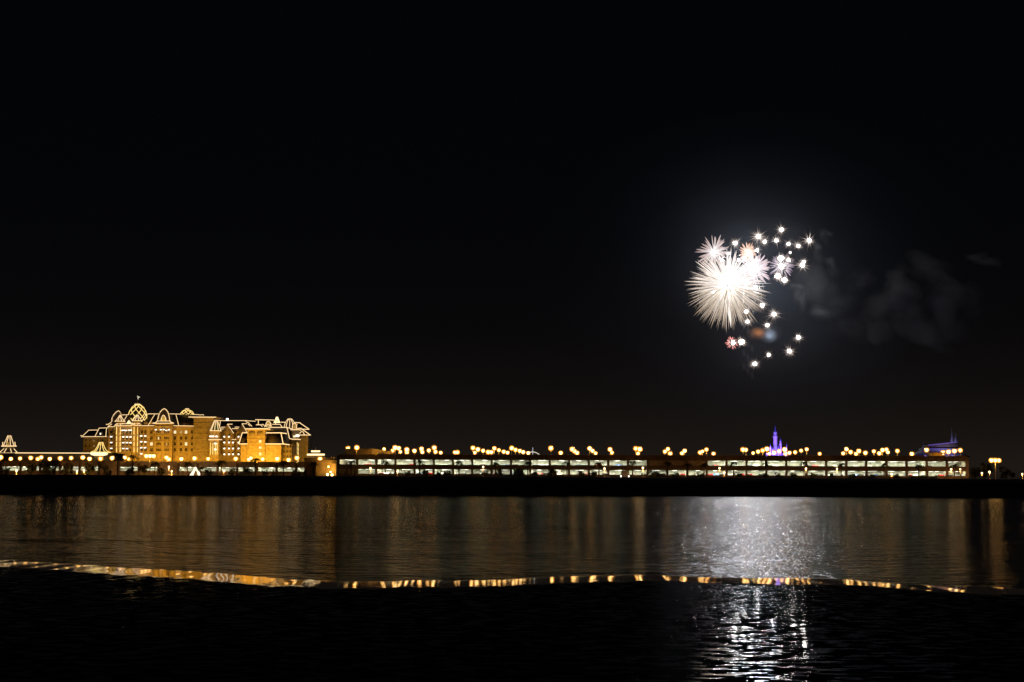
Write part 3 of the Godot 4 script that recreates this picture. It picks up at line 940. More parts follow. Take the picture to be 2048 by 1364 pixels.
# =====================================================================  LOW BUILDINGS AT LEFT AND CENTRE
func make_left_buildings() -> void:
	var o := thing("long_low_hall", "long low dark hall at far left with a lit eave line", "hall")
	wall("wall", M.stucco_dim, -30, 228, 907, 600, 16, o)
	wall("eave", M.trim, -30, 229, 906, 599, 18, o, 906.8)
	strand([[30, 905.8], [181, 906.2]], 598.6, 0.22, M.string, o)
	# two-tier kiosk tower
	H = thing("tiered_kiosk_tower", "small two-tier tower at far left with outlined conical roof", "tower")
	cone_roof(18, 871.2, 892, 10.4, 604, 8, 2.4, 0.0, M.roof, M.string)
	strand([[2.6, 892.2], [33, 892.2]], 600.4, 0.22)
	strand([[5, 891.6], [5.6, 884]], 600.4, 0.2); strand([[30.4, 891.6], [29.6, 884]], 600.4, 0.2)
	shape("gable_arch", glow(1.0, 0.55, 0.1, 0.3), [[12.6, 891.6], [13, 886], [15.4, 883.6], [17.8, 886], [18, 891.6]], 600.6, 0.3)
	var c := P(18, 897.4, 604)
	var u := px_w(604)
	var st := begin()
	add_lathe(st, c, [[9.4 * u, 0.0], [9.8 * u, 1 * u], [12.6 * u, 4.6 * u], [15 * u, 5.2 * u], [0.1, 5.3 * u]], 12)
	put("drum", done(st), M.stucco, H)
	cone_roof(18, 897.4, 906.2, 18.6, 604, 8, 9.6, 0.0, M.roof, M.string)
	# rotunda with concave tent roof
	H = thing("rotunda_pavilion", "round pavilion with concave tent roof and glowing white drum", "pavilion")
	cone_roof(201.4, 884.4, 904.6, 18.4, 592, 10, 3.0, 0.55, M.roof, M.string_yellow)
	var c2 := P(198, 911.4, 592)
	var u2 := px_w(592)
	var s2 := begin()
	add_lathe(s2, c2, [[9 * u2, 0.0], [15 * u2, 1.4 * u2], [17 * u2, 3.4 * u2], [16 * u2, 5.4 * u2], [12 * u2, 6.4 * u2], [0.1, 6.5 * u2]], 20)
	put("glowing_drum", done(s2, true), glow(1.0, 0.78, 0.42, 1.7), H)
	var s3 := begin()
	add_lathe(s3, Vector3(c2.x, GY, c2.z), [[9 * u2, 0.0], [9 * u2, c2.y - GY]], 16)
	put("wall", done(s3), M.stucco, H)
	# glowing white tent
	var t := P(391, 947, 482); t.y = GY
	var tent := thing("white_tent", "glowing white conical tent in front of the low garage", "tent", t)
	var s4 := begin()
	var ut := px_w(482)
	add_lathe(s4, Vector3.ZERO, [[12.6 * ut, 0.0], [10.6 * ut, 3.2 * ut], [6 * ut, 10 * ut], [2 * ut, 16 * ut], [0.4 * ut, 18.4 * ut], [0.0, 18.6 * ut]], 9)
	put("canvas", done(s4), M.tent, tent)
	var s5 := begin()
	add_poly(s5, PackedVector2Array([Vector2(-0.3, 0.05), Vector2(1.3, 0.05), Vector2(0.75, 1.6), Vector2(0.3, 1.9)]), 1.95, 1.9)
	put("door_flap", done(s5), M.cream, tent)
	put("pole_tip", unit_box, M.pole, tent).transform = Transform3D(Basis.IDENTITY.scaled(Vector3(0.1, 0.8, 0.1)), Vector3(0, 19.6 * ut, 0))
	# small pavilion and gold balustraded building at the right end
	H = thing("gold_annex_building", "small bright gold annex with balustrade beside the long garage", "building")
	wall("upper_wall", M.stucco, 609.5, 666, 915.6, 488, 9)
	wall("lower_wall", M.stucco, 633, 672.5, 920, 484, 3.5)
	wall("corner_pier", M.stucco, 664, 673, 927, 483, 3)
	for i in 9:
		wall("slot", M.stucco_dim, 635 + i * 4.0, 636.6 + i * 4.0, 937, 483.95, 0.06, H, 943)
	for x in [612, 632, 649, 663, 668]: 
		var f := P(x, 914.6, 484.5)
		put("urn", sph(0.28, 8), M.trim, H).position = f
	wall("pavilion_base", M.stucco_dim, 616, 646, 910, 500, 5)
	cone_roof(631.4, 903.6, 909.6, 16.6, 503, 0, 8.0, 0.0)
	wall("roof_lantern", M.roof, 624, 639, 902.2, 502, 2.4, H, 904.4)
	strand([[622.4, 902.6], [640, 902.6]], 501, 0.3, M.string_hot)
	strand([[614.4, 909.2], [649, 909.2]], 499, 0.32, M.string_hot)
	for q in [[655, 949], [664, 950], [661.5, 944], [657, 933.4]]:
		var b := put("facade_lamp", sph(0.42 if q[1] > 945 else 0.3, 10), M.bulb, H)
		b.position = P(q[0], q[1], 481)
		spot(H, P(q[0], q[1], 481) + Vector3(0, 0.3, 0.6), P(q[0], q[1], 481) + Vector3(0, 1.6, -2.0), Color(1.0, 0.72, 0.28), 9.0, 80.0)

# =====================================================================  FAR TOWERS
func make_far_towers() -> void:
	# spired tower group, washed by violet floodlights
	var d := 900.0
	var u := px_w(d)
	H = thing("spired_tower", "tall violet-lit round tower with a thin spire behind the garage", "tower")
	for q in [[1551, 864.6, 912.0, 4.2, 849.0], [1541, 893.0, 912.0, 1.7, 886.0], [1561.6, 882.5, 912.0, 2.0, 874.0], [1573.6, 892.0, 912.0, 1.0, 884.0], [1546, 899.0, 912.0, 2.6, 893.0], [1557, 897.0, 912.0, 2.4, 890.0]]:
		var dd := d - (6 if q[3] < 4 else 0)
		var c := P(q[0], 912, dd)
		var base := c.y - GY
		var top: float = (912.0 - q[1]) * u
		c.y = GY
		var st := begin()
		var r: float = q[3] * u
		add_lathe(st, c, [[r * 1.05, 0.0], [r * 0.92, base + top * 0.72], [r * 1.25, base + top * 0.8], [r * 1.25, base + top * 0.83], [r * 0.9, base + top * 0.85], [r * 0.86, base + top]], 12)
		put("tower_wall", done(st), M.violet_wall, H)
		var s2 := begin()
		add_lathe(s2, c + Vector3(0, base + top, 0), [[r * 1.05, 0.0], [r * 0.36, (q[1] - q[4]) * u * 0.2], [r * 0.12, (q[1] - q[4]) * u * 0.7], [0.0, (q[1] - q[4]) * u]], 10)
		put("spire", done(s2), M.violet_roof, H)
	wall("base_wall", M.violet_wall, 1532, 1580, 906, 896, 8)
	for q in [[1551, 878, 1400.0, Color(0.62, 0.5, 1.0)], [1538, 886, 300.0, Color(0.5, 0.3, 1.0)], [1566, 884, 400.0, Color(0.45, 0.2, 1.0)]]:
		var at := P(q[0], 914, q[1])
		put("flood_lamp", unit_box, glow(0.5, 0.3, 1.0, 2.0), H).transform = Transform3D(Basis.IDENTITY.scaled(Vector3(0.8, 0.5, 0.5)), at)
		spot(H, at + Vector3(0, 0.6, -0.8), at + Vector3(0, 11, -12), q[3], q[2], 60.0)
	# low hall with stepped roof and masts
	var e := 850.0
	H = thing("domed_hall", "low violet-lit hall with sloping roof and thin masts at right", "hall")
	shape("skirt", M.violet_wall, [[1827, 914], [1846, 902.6], [1916, 902.6], [1943, 914]], e, 12)
	wall("band", M.violet_wall, 1848, 1916, 896.4, e - 1, 12, H, 902.4)
	shape("roof", M.stucco, [[1852, 896.2], [1856, 890.6], [1914, 884.2], [1916, 896.2]], e + 1, 10)
	strand([[1856, 890.4], [1915, 884]], e + 0.4, 0.3, glow(0.22, 0.12, 0.7, 0.35))
	for q in [[1846.2, 903.0, 881.0, 2.2, 0.1], [1903.8, 885.0, 851.5, 2.6, 0.12], [1911.8, 885.0, 866.0, 2.0, 0.12], [1908.6, 885.0, 872.0, 1.0, 0.1]]:
		var a := P(q[0], q[1], e - 1.5)
		var s3 := begin()
		add_tube(s3, [a, a.lerp(P(q[0], q[2], e - 1.5), 0.4), P(q[0] + 0.2, q[2], e - 1.5)], q[3] * px_w(e), q[4], 5)
		put("mast", done(s3), M.violet_wall, H)
	for q in [[1882, 836, 24.0, Color(0.62, 0.45, 1.0)], [1850, 838, 8.0, Color(0.62, 0.5, 1.0)], [1905, 838, 80.0, Color(0.66, 0.64, 1.0)]]:
		var at2 := P(q[0], 912, q[1])
		put("flood_lamp", unit_box, glow(0.4, 0.3, 1.0, 2.0), H).transform = Transform3D(Basis.IDENTITY.scaled(Vector3(0.8, 0.5, 0.5)), at2)
		spot(H, at2 + Vector3(0, 0.6, -0.8), at2 + Vector3(0, 6.0, -10), q[3], q[2], 55.0)
	# arched light sculpture on the horizon
	var sc := thing("arched_mast", "thin pale mast with a lit arched arm above the garage roof", "mast")
	var p0 := P(1065.5, 909.6, 560); var p1 := P(1065.5, 895, 560)
	var s6 := begin(); add_tube(s6, [Vector3(p0.x, GY, p0.z), p1], 0.22, 0.16, 6)
	put("post", done(s6), glow(0.7, 0.75, 0.9, 0.5), sc)
	var s7 := begin()
	add_tube(s7, [P(1058, 905.4, 560), P(1063, 903.8, 560), P(1068, 904, 560), P(1073, 905.6, 560), P(1077, 908, 560), P(1080, 910.4, 560)], 0.18, 0.14, 6)
	put("arm", done(s7), glow(1.0, 0.9, 0.7, 0.8), sc)
	# small radio mast and dim trees of the park on the horizon
	var rm := thing("thin_pale_post", "thin pale post on the garage roof left of the spired tower", "post", P(1438.6, 911, 520))
	bx("shaft", M.cream, Vector3(0, 0.9, 0), Vector3(0.25, 1.9, 0.25), rm)

# =====================================================================  LAMPS
var lamp_proto := {}

func lamp(kind: String, called: String, at: Vector3, base_y: float, label: String, group: String, energy: float, heads := 1) -> Node3D:
	var o := thing(called, label, "lamp", Vector3(at.x, base_y, at.z), group)
	var h := at.y - base_y
	var small := kind == "street"
	var r := (0.30 if small else 0.54) * rng.randf_range(0.85, 1.12)
	var st := begin()
	add_tube(st, [Vector3.ZERO, Vector3(0, h - r * 0.9, 0)], 0.11 if not small else 0.09, 0.07, 6)
	add_box(st, Vector3(0, 0.15, 0), Vector3(0.4, 0.3, 0.4))
	put("pole", done(st), M.pole, o)
	for k in heads:
		var off := 0.0 if heads == 1 else (k - (heads - 1) / 2.0) * 1.25
		if heads > 1:
			bx("arm", M.pole, Vector3(off / 2, h - 0.5, 0), Vector3(absf(off), 0.1, 0.1), o)
		var cap := put("lamp_head", M.cap_mesh, M.metal, o)
		cap.position = Vector3(off, h + r * 0.9, 0)
		cap.scale = Vector3.ONE * r
		var b := put("bulb", M.bulb_mesh, M.bulb_small if small else [M.bulb, M.bulb_warm, M.bulb_pale][rng.randi() % 3], o)
		b.position = Vector3(off, h, 0)
		b.scale = Vector3(r, r * 1.1, r)
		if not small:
			var s := put("halo_shell", M.bulb_mesh, M.amber_halo, o)  # shell puts the halo around the bulb in as its own glow
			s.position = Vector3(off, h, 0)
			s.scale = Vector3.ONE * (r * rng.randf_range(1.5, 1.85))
		if small:
			spot(o, Vector3(off, h - r * 1.7, 0), Vector3(off, h - 2.5, -2.6), Color(1.0, 0.66, 0.34), energy, 76.0)
		else:
			spot(o, Vector3(off, h - r * 2.3, 0), Vector3(off, h - 5.0, -0.6), Color(1.0, 0.72, 0.27), energy, 72.0)
	return o

func make_lamps() -> void:
	M.bulb_mesh = sph(1.0, 14)
	var cp := begin()
	add_lathe(cp, Vector3.ZERO, [[0.95, -0.05], [0.8, 0.3], [0.35, 0.55], [0.15, 0.9], [0.0, 0.92]], 10)
	M.cap_mesh = done(cp)
	var yh := func(px: float) -> float: return 962.0 + (px - 1024.0) * 0.0044
	# roof of the long garage
	var g: Dictionary = garage_frames["parking_garage"]
	var roof := [[696.2, 897], [713.6, 895], [768.2, 898], [785.3, 901], [790.3, 895.2], [797.5, 896.2], [801, 903.5], [813.6, 899], [813.8, 904.5], [829, 901.5], [843, 897.4], [844.5, 904], [857.6, 900.7], [868.5, 895.2], [870.8, 903.5], [881.6, 905.2], [909.9, 904.5], [914.8, 904.6], [945.9, 895.7], [949.7, 905.2], [955.8, 898.6], [966.3, 901.2], [976.3, 904], [982.9, 904.2], [988.7, 896.6], [997.8, 900.2], [1007.4, 903.2], [1015.2, 905.2], [1023.5, 896], [1031, 899.4], [1039.4, 901.5], [1046.4, 904], [1056.4, 905.9], [1101.7, 896.2], [1121.5, 905.7], [1144.4, 898.2], [1149.3, 902.4], [1154.3, 905.7], [1179.2, 896.6], [1185, 901.2], [1191.2, 906.2], [1220.2, 898.6], [1224, 905.2], [1271.4, 896.9], [1279.7, 898.2], [1276, 906.9], [1329.9, 903], [1335.7, 898], [1340.5, 907], [1363.9, 906.4], [1369.4, 901.4], [1400.4, 904.7], [1405, 902.7], [1412.9, 898.9], [1427, 907.2], [1485.9, 898.9], [1491.7, 899.4], [1506.4, 906], [1516.2, 903], [1525.4, 900.6], [1533.8, 897.7], [1538.7, 907.2], [1548.2, 905], [1558.5, 902.2], [1569.3, 898.9], [1570.8, 907.7], [1578.9, 905.5], [1590.2, 904.4], [1602.2, 901], [1613.4, 898.4], [1639.5, 907.4], [1686.4, 906.6], [1693, 898.2], [1701.3, 904], [1712, 907.7], [1717.7, 901.8], [1730.8, 905.5], [1747.7, 902.6], [1758.6, 906.6], [1765.2, 900], [1772.8, 898.9], [1775.7, 904.4], [1794.7, 901.8], [1823.6, 907.7], [1853.1, 899.6], [1886.1, 904.8], [1897, 903.3], [1908.9, 901.8], [1920.5, 900.4]]
	var count := {}
	for q in roof:
		var b := clampi(int((q[0] - 676.0) / 39.34), 0, 31)
		if not count.has(b): count[b] = []
		count[b].append(q)
	for b in count:
		var list: Array = count[b]
		list.sort_custom(func(x, y): return x[0] < y[0])
		for k in list.size():
			var q: Array = list[k]
			var dd := clampf(32422.0 / (yh.call(q[0]) - q[1]), 494.0 if q[0] < 1300 else 484.0, 538.0 if q[1] < 903 else 560.0)
			var at := P(q[0], q[1], dd)
			var which := "" if list.size() == 1 else " (%s of %d from the left)" % [nth(k + 1), list.size()]
			lamp("roof", "roof_lamp", at, GY + 6.33, "amber lamp on the garage roof above the %s bay%s" % [nth(b + 1), which], "amber lamps on the long garage roof", 5.0)
	# roof of the low garage
	var low := [[-6, 915], [1, 914.5], [21.6, 917.5], [40.3, 916.8], [61.4, 915.5], [75.5, 918], [82.5, 914.5], [99.6, 917.5], [120.9, 916.5], [142.4, 915.8], [165.7, 914.8], [179, 917.5], [201.2, 917], [224.5, 915.8], [249.5, 914.8], [257.7, 917.8], [332.8, 914.8], [337.5, 918.4], [362.7, 917.7], [389, 916.5], [416.3, 917.4], [471.5, 917.2], [497.4, 918.7], [501.5, 916.2], [525.2, 918], [554.5, 917.2], [577, 919.6], [593.8, 915.8]]
	for k in low.size():
		var q: Array = low[k]
		var dd := clampf(21500.0 / (yh.call(q[0]) - q[1]), 498.0, 538.0)
		lamp("roof", "roof_lamp", P(q[0], q[1], dd), GY + 3.42, "amber lamp on the low garage roof, %s from the left end" % nth(k + 1), "amber lamps on the low garage roof", 7.0)
	# taller masts
	lamp("mast", "mast_lamp", P(300, 911.8, 484), GY, "tall three-headed mast lamp with lit post before the low garage", "", 9.0, 3)
	lamp("mast", "mast_lamp", P(1990.4, 920.6, 478), GY, "tall three-headed mast lamp standing alone at far right", "", 9.0, 3)
	lamp("mast", "mast_lamp", P(640.2, 917.7, 486), GY, "single mast lamp beside the gold annex roof", "", 7.0)
	# street lamps on the bank
	var street := [[154, 942, "left of the two close together below the rotunda"], [168, 941, "right of the two close together below the rotunda"], [448, 942, "before the low garage between two palms"], [33, 941, "below the far left end of the low garage"], [337.8, 933.5, "left of the white tent, taller of the pair"], [343.4, 942.6, "left of the white tent, lower of the pair"], [741, 936.4, "before the second bay of the long garage"], [795.3, 942.7, "before the fourth bay of the long garage"], [966.3, 933.9, "beside the round bush before the eighth bay"], [1118.6, 943, "right of the two dome-shaped bushes"], [1209, 937.2, "before the fourteenth bay of the long garage"], [1285.8, 935.6, "before the beige ramp wall's left end"], [1439, 936.2, "before the twentieth bay, upper of the pair"], [1448.3, 945.4, "before the twentieth bay, lower of the pair"], [1612, 937.2, "before the twenty-fourth bay of the long garage"], [1674, 937.6, "before the twenty-sixth bay of the long garage"], [1783, 948, "low before the twenty-ninth bay"], [1902.3, 938.7, "left of the pair before the last bay"], [1920.5, 938.7, "right of the pair before the last bay"], [1963.8, 946.4, "left of two before the dark trees at right"], [1978.9, 943.8, "right of two before the dark trees at right"], [2044.5, 948, "at the right edge of the picture"]]
	for q in street:
		lamp("street", "street_lamp", P(q[0], q[1], 462), GY, "small peach street lamp " + q[2], "street lamps along the bank", 130.0 if q[0] < 640 else 40.0)
	# box with two uplights
	var bp := P(1249.6, 947, 470); bp.y = GY
	var ut := thing("utility_box", "dark box between two small uplights before the garage", "box", bp)
	bx("cabinet", M.metal, Vector3(0, 1.1, 0), Vector3(2.4, 2.2, 1.2), ut)
	bx("lid", M.roof, Vector3(0, 2.26, 0), Vector3(2.6, 0.12, 1.4), ut)
	for x in [1242, 1257.6]:
		var lp := P(x, 952, 466); lp.y = GY
		var ul := thing("uplight", "small white uplight %s of the dark utility box" % ("left" if x < 1250 else "right"), "lamp", lp, "uplights beside the utility box")
		bx("base", M.metal, Vector3(0, 0.1, 0), Vector3(0.3, 0.2, 0.3), ul)
		bx("lens", M.lit_white, Vector3(0, 0.5, 0), Vector3(0.35, 0.6, 0.3), ul)

# =====================================================================  PLANTS
func frond_mesh(seed_n: int) -> ArrayMesh:
	var r := RandomNumberGenerator.new()
	r.seed = seed_n
	var st := begin()
	var count := 16
	for k in count:
		var a := TAU * k / count + r.randf_range(-0.15, 0.15)
		var lift := r.randf_range(-0.35, 0.95)
		var dir := Vector3(cos(a), 0, sin(a))
		var side := Vector3(-sin(a), 0, cos(a))
		var pts := []
		for i in 8:
			var t := i / 7.0
			pts.append(dir * t * 1.0 + Vector3(0, lift * t - (0.75 + lift * 0.4) * t * t, 0))
		for i in 7:
			var p: Vector3 = pts[i]; var q: Vector3 = pts[i + 1]
			tri(st, p - side * 0.015, p + side * 0.015, q)
			for s in [-1.0, 1.0]:
				var w: float = 0.24 * sin(PI * (0.15 + 0.8 * (i + 0.5) / 7.0))
				var tip: Vector3 = (p + q) * 0.5 + side * s * w + dir * 0.10 + Vector3(0, -w * 0.55, 0)
				tri(st, p, p.lerp(q, 0.55), tip)
				var tip2 := tip + (q - p) * 0.5
				tri(st, p.lerp(q, 0.5), q, tip2)
	return done(st)

func leaf_mesh(seed_n: int, n: int, conifer := false) -> ArrayMesh:    # crown filling a unit ball (or cone), base at y=0
	var r := RandomNumberGenerator.new()
	r.seed = seed_n
	var st := begin()
	var lumps := []
	for i in 9: lumps.append([Vector3(r.randf_range(-0.6, 0.6), r.randf_range(0.25, 1.35), r.randf_range(-0.6, 0.6)), r.randf_range(0.3, 0.55)])
	for i in n:
		var c: Vector3
		if conifer:
			var tier := r.randi_range(0, 5)
			var t := tier / 6.0
			var rad := (1.0 - t) * 0.55
			var a := r.randf() * TAU
			var rr := rad * sqrt(r.randf())
			c = Vector3(cos(a) * rr, t * 1.9 + 0.1 - rr * 0.25, sin(a) * rr)
		else:
			var l: Array = lumps[r.randi() % 9]
			var v: Vector3 = Vector3(r.randfn(), r.randfn(), r.randfn()).normalized() * l[1] * pow(r.randf(), 0.4)
			c = l[0] + v
			c.y = maxf(c.y, 0.02)
		var s := r.randf_range(0.07, 0.15)
		var b := Basis.from_euler(Vector3(r.randf() * TAU, r.randf() * TAU, r.randf() * TAU))
		tri(st, c + b * Vector3(-s, 0, 0), c + b * Vector3(0, s * 1.6, 0), c + b * Vector3(s, 0, 0))
		tri(st, c + b * Vector3(-s, 0, 0), c + b * Vector3(s, 0, 0), c + b * Vector3(0, -s * 1.2, 0))
	return done(st)

func bay_word(px: float) -> String:
	if px < 640: return "the low garage's %s bay" % nth(clampi(int((px + 38) / 39.4) + 1, 1, 17))
	if px > 1935: return "the dark strip right of the garage"
	return "the long garage's %s bay" % nth(clampi(int((px - 676) / 39.34) + 1, 1, 32))

func place_among(list: Array, k: int) -> String:     # tells apart plants that stand before the same bay
	var w := bay_word(list[k][0])
	var xs := []
	for q in list:
		if bay_word(q[0]) == w: xs.append(q[0])
	if xs.size() < 2: return w
	xs.sort()
	return w + (", left of %d" if list[k][0] == xs[0] else ", right of %d" if list[k][0] == xs[-1] else ", middle of %d") % xs.size()

func make_plants() -> void:
	var fronds := [frond_mesh(1), frond_mesh(2), frond_mesh(3)]
	var round := [leaf_mesh(4, 520), leaf_mesh(5, 520), leaf_mesh(6, 520)]
	var cone := [leaf_mesh(8, 420, true), leaf_mesh(9, 420, true)]
	var palms := [[81, 929, 7], [111, 931, 7], [204, 933, 7], [236, 908, 11], [265.7, 911, 8], [310, 926, 9], [375, 926, 9], [402, 935, 7], [442.6, 923, 10], [510.6, 918, 9], [567.7, 923, 9], [627, 926, 9], [703, 923, 9], [771, 924, 9], [840, 922, 8], [918, 924, 9], [991, 926, 9], [1056, 925, 8], [1134, 925, 8], [1197.5, 926, 9], [1265.5, 924, 8], [1335.7, 925, 8], [1375.5, 928, 7], [1408, 928, 8], [1467.7, 925, 8], [1530.8, 926, 8], [1607, 925, 8], [1682, 928, 8], [1768, 928, 8], [1837, 930, 8], [1908, 930, 8]]
	for k in palms.size():
		var q: Array = palms[k]
		var d := 468.0
		var at := P(q[0], q[1], d)
		var o := thing("palm_tree", "dark palm tree silhouetted before %s" % place_among(palms, k), "palm tree", Vector3(at.x, GY, at.z), "palms along the bank", k * 1.7)
		var h := at.y - GY
		var st := begin()
		add_tube(st, [Vector3.ZERO, Vector3(0.06, h * 0.5, 0.05), Vector3(0, h, 0)], 0.24, 0.15, 7)
		put("trunk", done(st), M.bark, o)
		var f := put("crown", fronds[k % 3], M.leaf, o)
		f.position.y = h
		f.scale = Vector3.ONE * (q[2] * 1.35 * px_w(d))
	var bushes := [[10, 944, 10], [60, 938, 12], [95, 940, 14], [135, 938, 12], [176, 940, 13], [215, 943, 10], [260, 945, 11], [322, 944, 9], [418, 945, 8], [464, 942, 8], [494, 941, 9], [530, 945, 6], [814, 946, 7], [852, 944, 7], [877.5, 946, 6], [894, 947, 9], [972, 949, 9], [998, 942, 9], [1038, 945, 13], [1070.5, 949, 9], [1101, 946, 12], [1162.6, 946, 9], [1187.5, 946, 8], [1303.7, 946, 8], [1315, 946, 8], [1351.5, 947, 7], [1402, 947, 8], [1477.6, 947, 8], [1530, 948, 7], [1557, 947, 7], [1585.5, 947, 7], [1625, 948, 8], [1665.6, 949, 8], [1705, 949, 8], [1744, 950, 8], [1795, 950, 8], [1827.5, 951, 7], [1847, 951, 8], [1869, 951, 7]]
	for k in bushes.size():
		var q: Array = bushes[k]
		var d := 474.0 + (k % 3) * 2.0
		var at := P(q[0], 952, d)
		var big: bool = q[2] > 10
		var o := thing("bush", "", "bush", Vector3(at.x, GY, at.z), "bushes before the garages", k * 2.3)
		o.set_meta("label", "%s before %s" % ["large rounded dark bush" if big else "small ragged dark bush", place_among(bushes, k)])
		var u := px_w(d)
		var st := begin()
		add_tube(st, [Vector3.ZERO, Vector3(0.05, q[2] * u * 0.7, 0)], 0.12, 0.06, 6)
		put("stem", done(st), M.bark, o)
		var f := put("foliage", round[k % 3], M.leaf_lit if q[0] == 972 else M.leaf, o)
		f.scale = Vector3(q[2] * u * 1.05, (952.0 - q[1] + q[2] * 0.9) * u * 0.62, q[2] * u)
	# pale tree lit by the mast lamp
	var lt := P(288, 952, 481); lt.y = GY
	var lo := thing("lit_tree", "yellow-green tree lit by the three-headed mast lamp", "tree", lt)
	var s2 := begin(); add_tube(s2, [Vector3.ZERO, Vector3(0.1, 2.0, 0)], 0.16, 0.1, 6)
	put("trunk", done(s2), M.bark, lo)
	var fm := put("crown", round[1], M.leaf_lit, lo)
	fm.position.y = 1.0
	fm.scale = Vector3(2.2, 1.6, 2.0)
	var conifers := [[546, 946, 6], [587.5, 944, 7], [598, 945, 6], [611, 944, 7], [693, 943, 7], [708, 946, 5]]
	for k in conifers.size():
		var q: Array = conifers[k]
		var at := P(q[0], 952, 476)
		var o := thing("conifer", "small tiered conifer before %s%s" % [bay_word(q[0]), ["", ", left of two", ", right of two", "", ", taller of two", ", shorter of two"][k]], "conifer", Vector3(at.x, GY, at.z), "small conifers along the bank", k * 1.1)
		var u := px_w(476)
		var st := begin(); add_tube(st, [Vector3.ZERO, Vector3(0, (952.0 - q[1] + 6) * u * 0.8, 0)], 0.1, 0.03, 6)
		put("trunk", done(st), M.bark, o)
		var f := put("crown", cone[k % 2], M.leaf, o)
		f.scale = Vector3(q[2] * u * 1.5, (952.0 - q[1] + 6) * u * 0.55, q[2] * u * 1.5)
	var dark := [[1950, 930, 12, "leftmost of the big dark trees at right"], [1970, 922, 15, "tallest of the big dark trees at right"], [2014, 932, 14, "dark tree right of the lone mast lamp"], [2060, 936, 14, "dark tree cut by the right edge"]]
	for k in dark.size():
		var q: Array = dark[k]
		var at := P(q[0], 955, 500)
		var o := thing("broadleaf_tree", q[3], "tree", Vector3(at.x, GY, at.z), "dark trees right of the garage", k * 1.9)
		var u := px_w(500)
		var hh: float = (957.0 - q[1]) * u
		var st := begin(); add_tube(st, [Vector3.ZERO, Vector3(0.1, hh * 0.4, 0)], 0.25, 0.15, 7)
		put("trunk", done(st), M.bark, o)
		var f := put("crown", round[k % 3], M.leaf, o)
		f.position.y = hh * 0.12
		f.scale = Vector3(q[2] * u, hh * 0.5, q[2] * u)

# =====================================================================  CARS
func make_cars() -> void:
	var prof := PackedVector2Array([Vector2(-2.1, 0.28), Vector2(2.1, 0.28), Vector2(2.15, 0.62), Vector2(2.0, 0.86), Vector2(1.0, 0.95), Vector2(0.45, 1.42), Vector2(-1.2, 1.46), Vector2(-1.85, 1.0), Vector2(-2.15, 0.92)])
	var st := begin(); add_poly(st, prof, 0.85, -0.85)
	var body := done(st)
	var gl := begin()
	add_poly(gl, PackedVector2Array([Vector2(0.92, 0.96), Vector2(0.42, 1.38), Vector2(-1.15, 1.41), Vector2(-1.7, 1.0)]), 0.87, -0.87)
	var glass := done(gl)
	var ws := begin(); add_poly(ws, PackedVector2Array([Vector2(0.99, 0.97), Vector2(0.47, 1.40), Vector2(0.45, 1.36), Vector2(0.9, 0.96)]), 0.72, -0.72)
	var wind := done(ws)
	var whl := begin()
	add_tube(whl, [Vector3(0, 0, -0.1), Vector3(0, 0, 0.1)], 0.32, -1, 12)
	var wheel := done(whl)
	var tl := begin(); add_box(tl, Vector3(2.12, 0.72, 0), Vector3(0.1, 0.14, 0.36))
	var light := done(tl)
	var paints := [["white", mat(0.75, 0.75, 0.74, 0.25)], ["silver", mat(0.45, 0.46, 0.47, 0.3, 0.5)], ["black", mat(0.015, 0.015, 0.017, 0.2)], ["dark blue", mat(0.02, 0.04, 0.12, 0.25)], ["red", mat(0.4, 0.02, 0.02, 0.25)], ["grey", mat(0.16, 0.16, 0.17, 0.3)]]
	var lampm := mat(0.7, 0.7, 0.7, 0.1)
	var rubber := mat(0.02, 0.02, 0.02, 0.9)
	var protos := []
	var jobs := []
	for lv in 2:
		for b in 32:
			if (lv == 1 and b >= 16 and b <= 18) or (lv == 0 and b == 0): continue
			for s in 3: jobs.append(["parking_garage", lv, b, s, [0.1, 3.05][lv]])
	for b in 17:
		if b == 6 or b == 9: continue
		for s in 3: jobs.append(["low_parking_garage", 0, b, s, 0.1])
	for j in jobs:
		if rng.randf() > (0.62 if j[1] == 0 else 0.5): continue
		var g: Dictionary = garage_frames[j[0]]
		var p: Array = paints[[0, 0, 1, 1, 2, 2, 3, 5, 5, 4][rng.randi() % 10]]
		var nd: Node3D = g.node
		var at: Vector3 = nd.transform * Vector3((j[2] + 0.2 + j[3] * 0.3) * g.bay, j[4] + 0.004, -3.2 - rng.randf() * 0.6)
		var lvl := "upper" if j[1] == 1 else "lower"
		var where := "in the low garage's %s bay" % nth(j[2] + 1) if j[0] == "low_parking_garage" else "on the %s deck, %s bay" % [lvl, nth(j[2] + 1)]
		var o := thing("parked_car", "%s car parked %s, %s space" % [p[0], where, ["left", "middle", "right"][j[3]]], "car", at, "cars parked in the garages", nd.rotation.y + (PI / 2 if rng.randf() < 0.6 else -PI / 2))
		put("body", body, p[1], o)
		put("side_window", glass, M.glass_dark, o)
		put("windscreen", wind, M.glass_dark, o)
		for x in [-1.3, 1.35]:
			for z in [-0.78, 0.78]: put("wheel", wheel, rubber, o).position = Vector3(x, 0.32, z)
		for z in [-0.6, 0.6]: put("headlight", light, lampm, o).position = Vector3(0, 0, z)

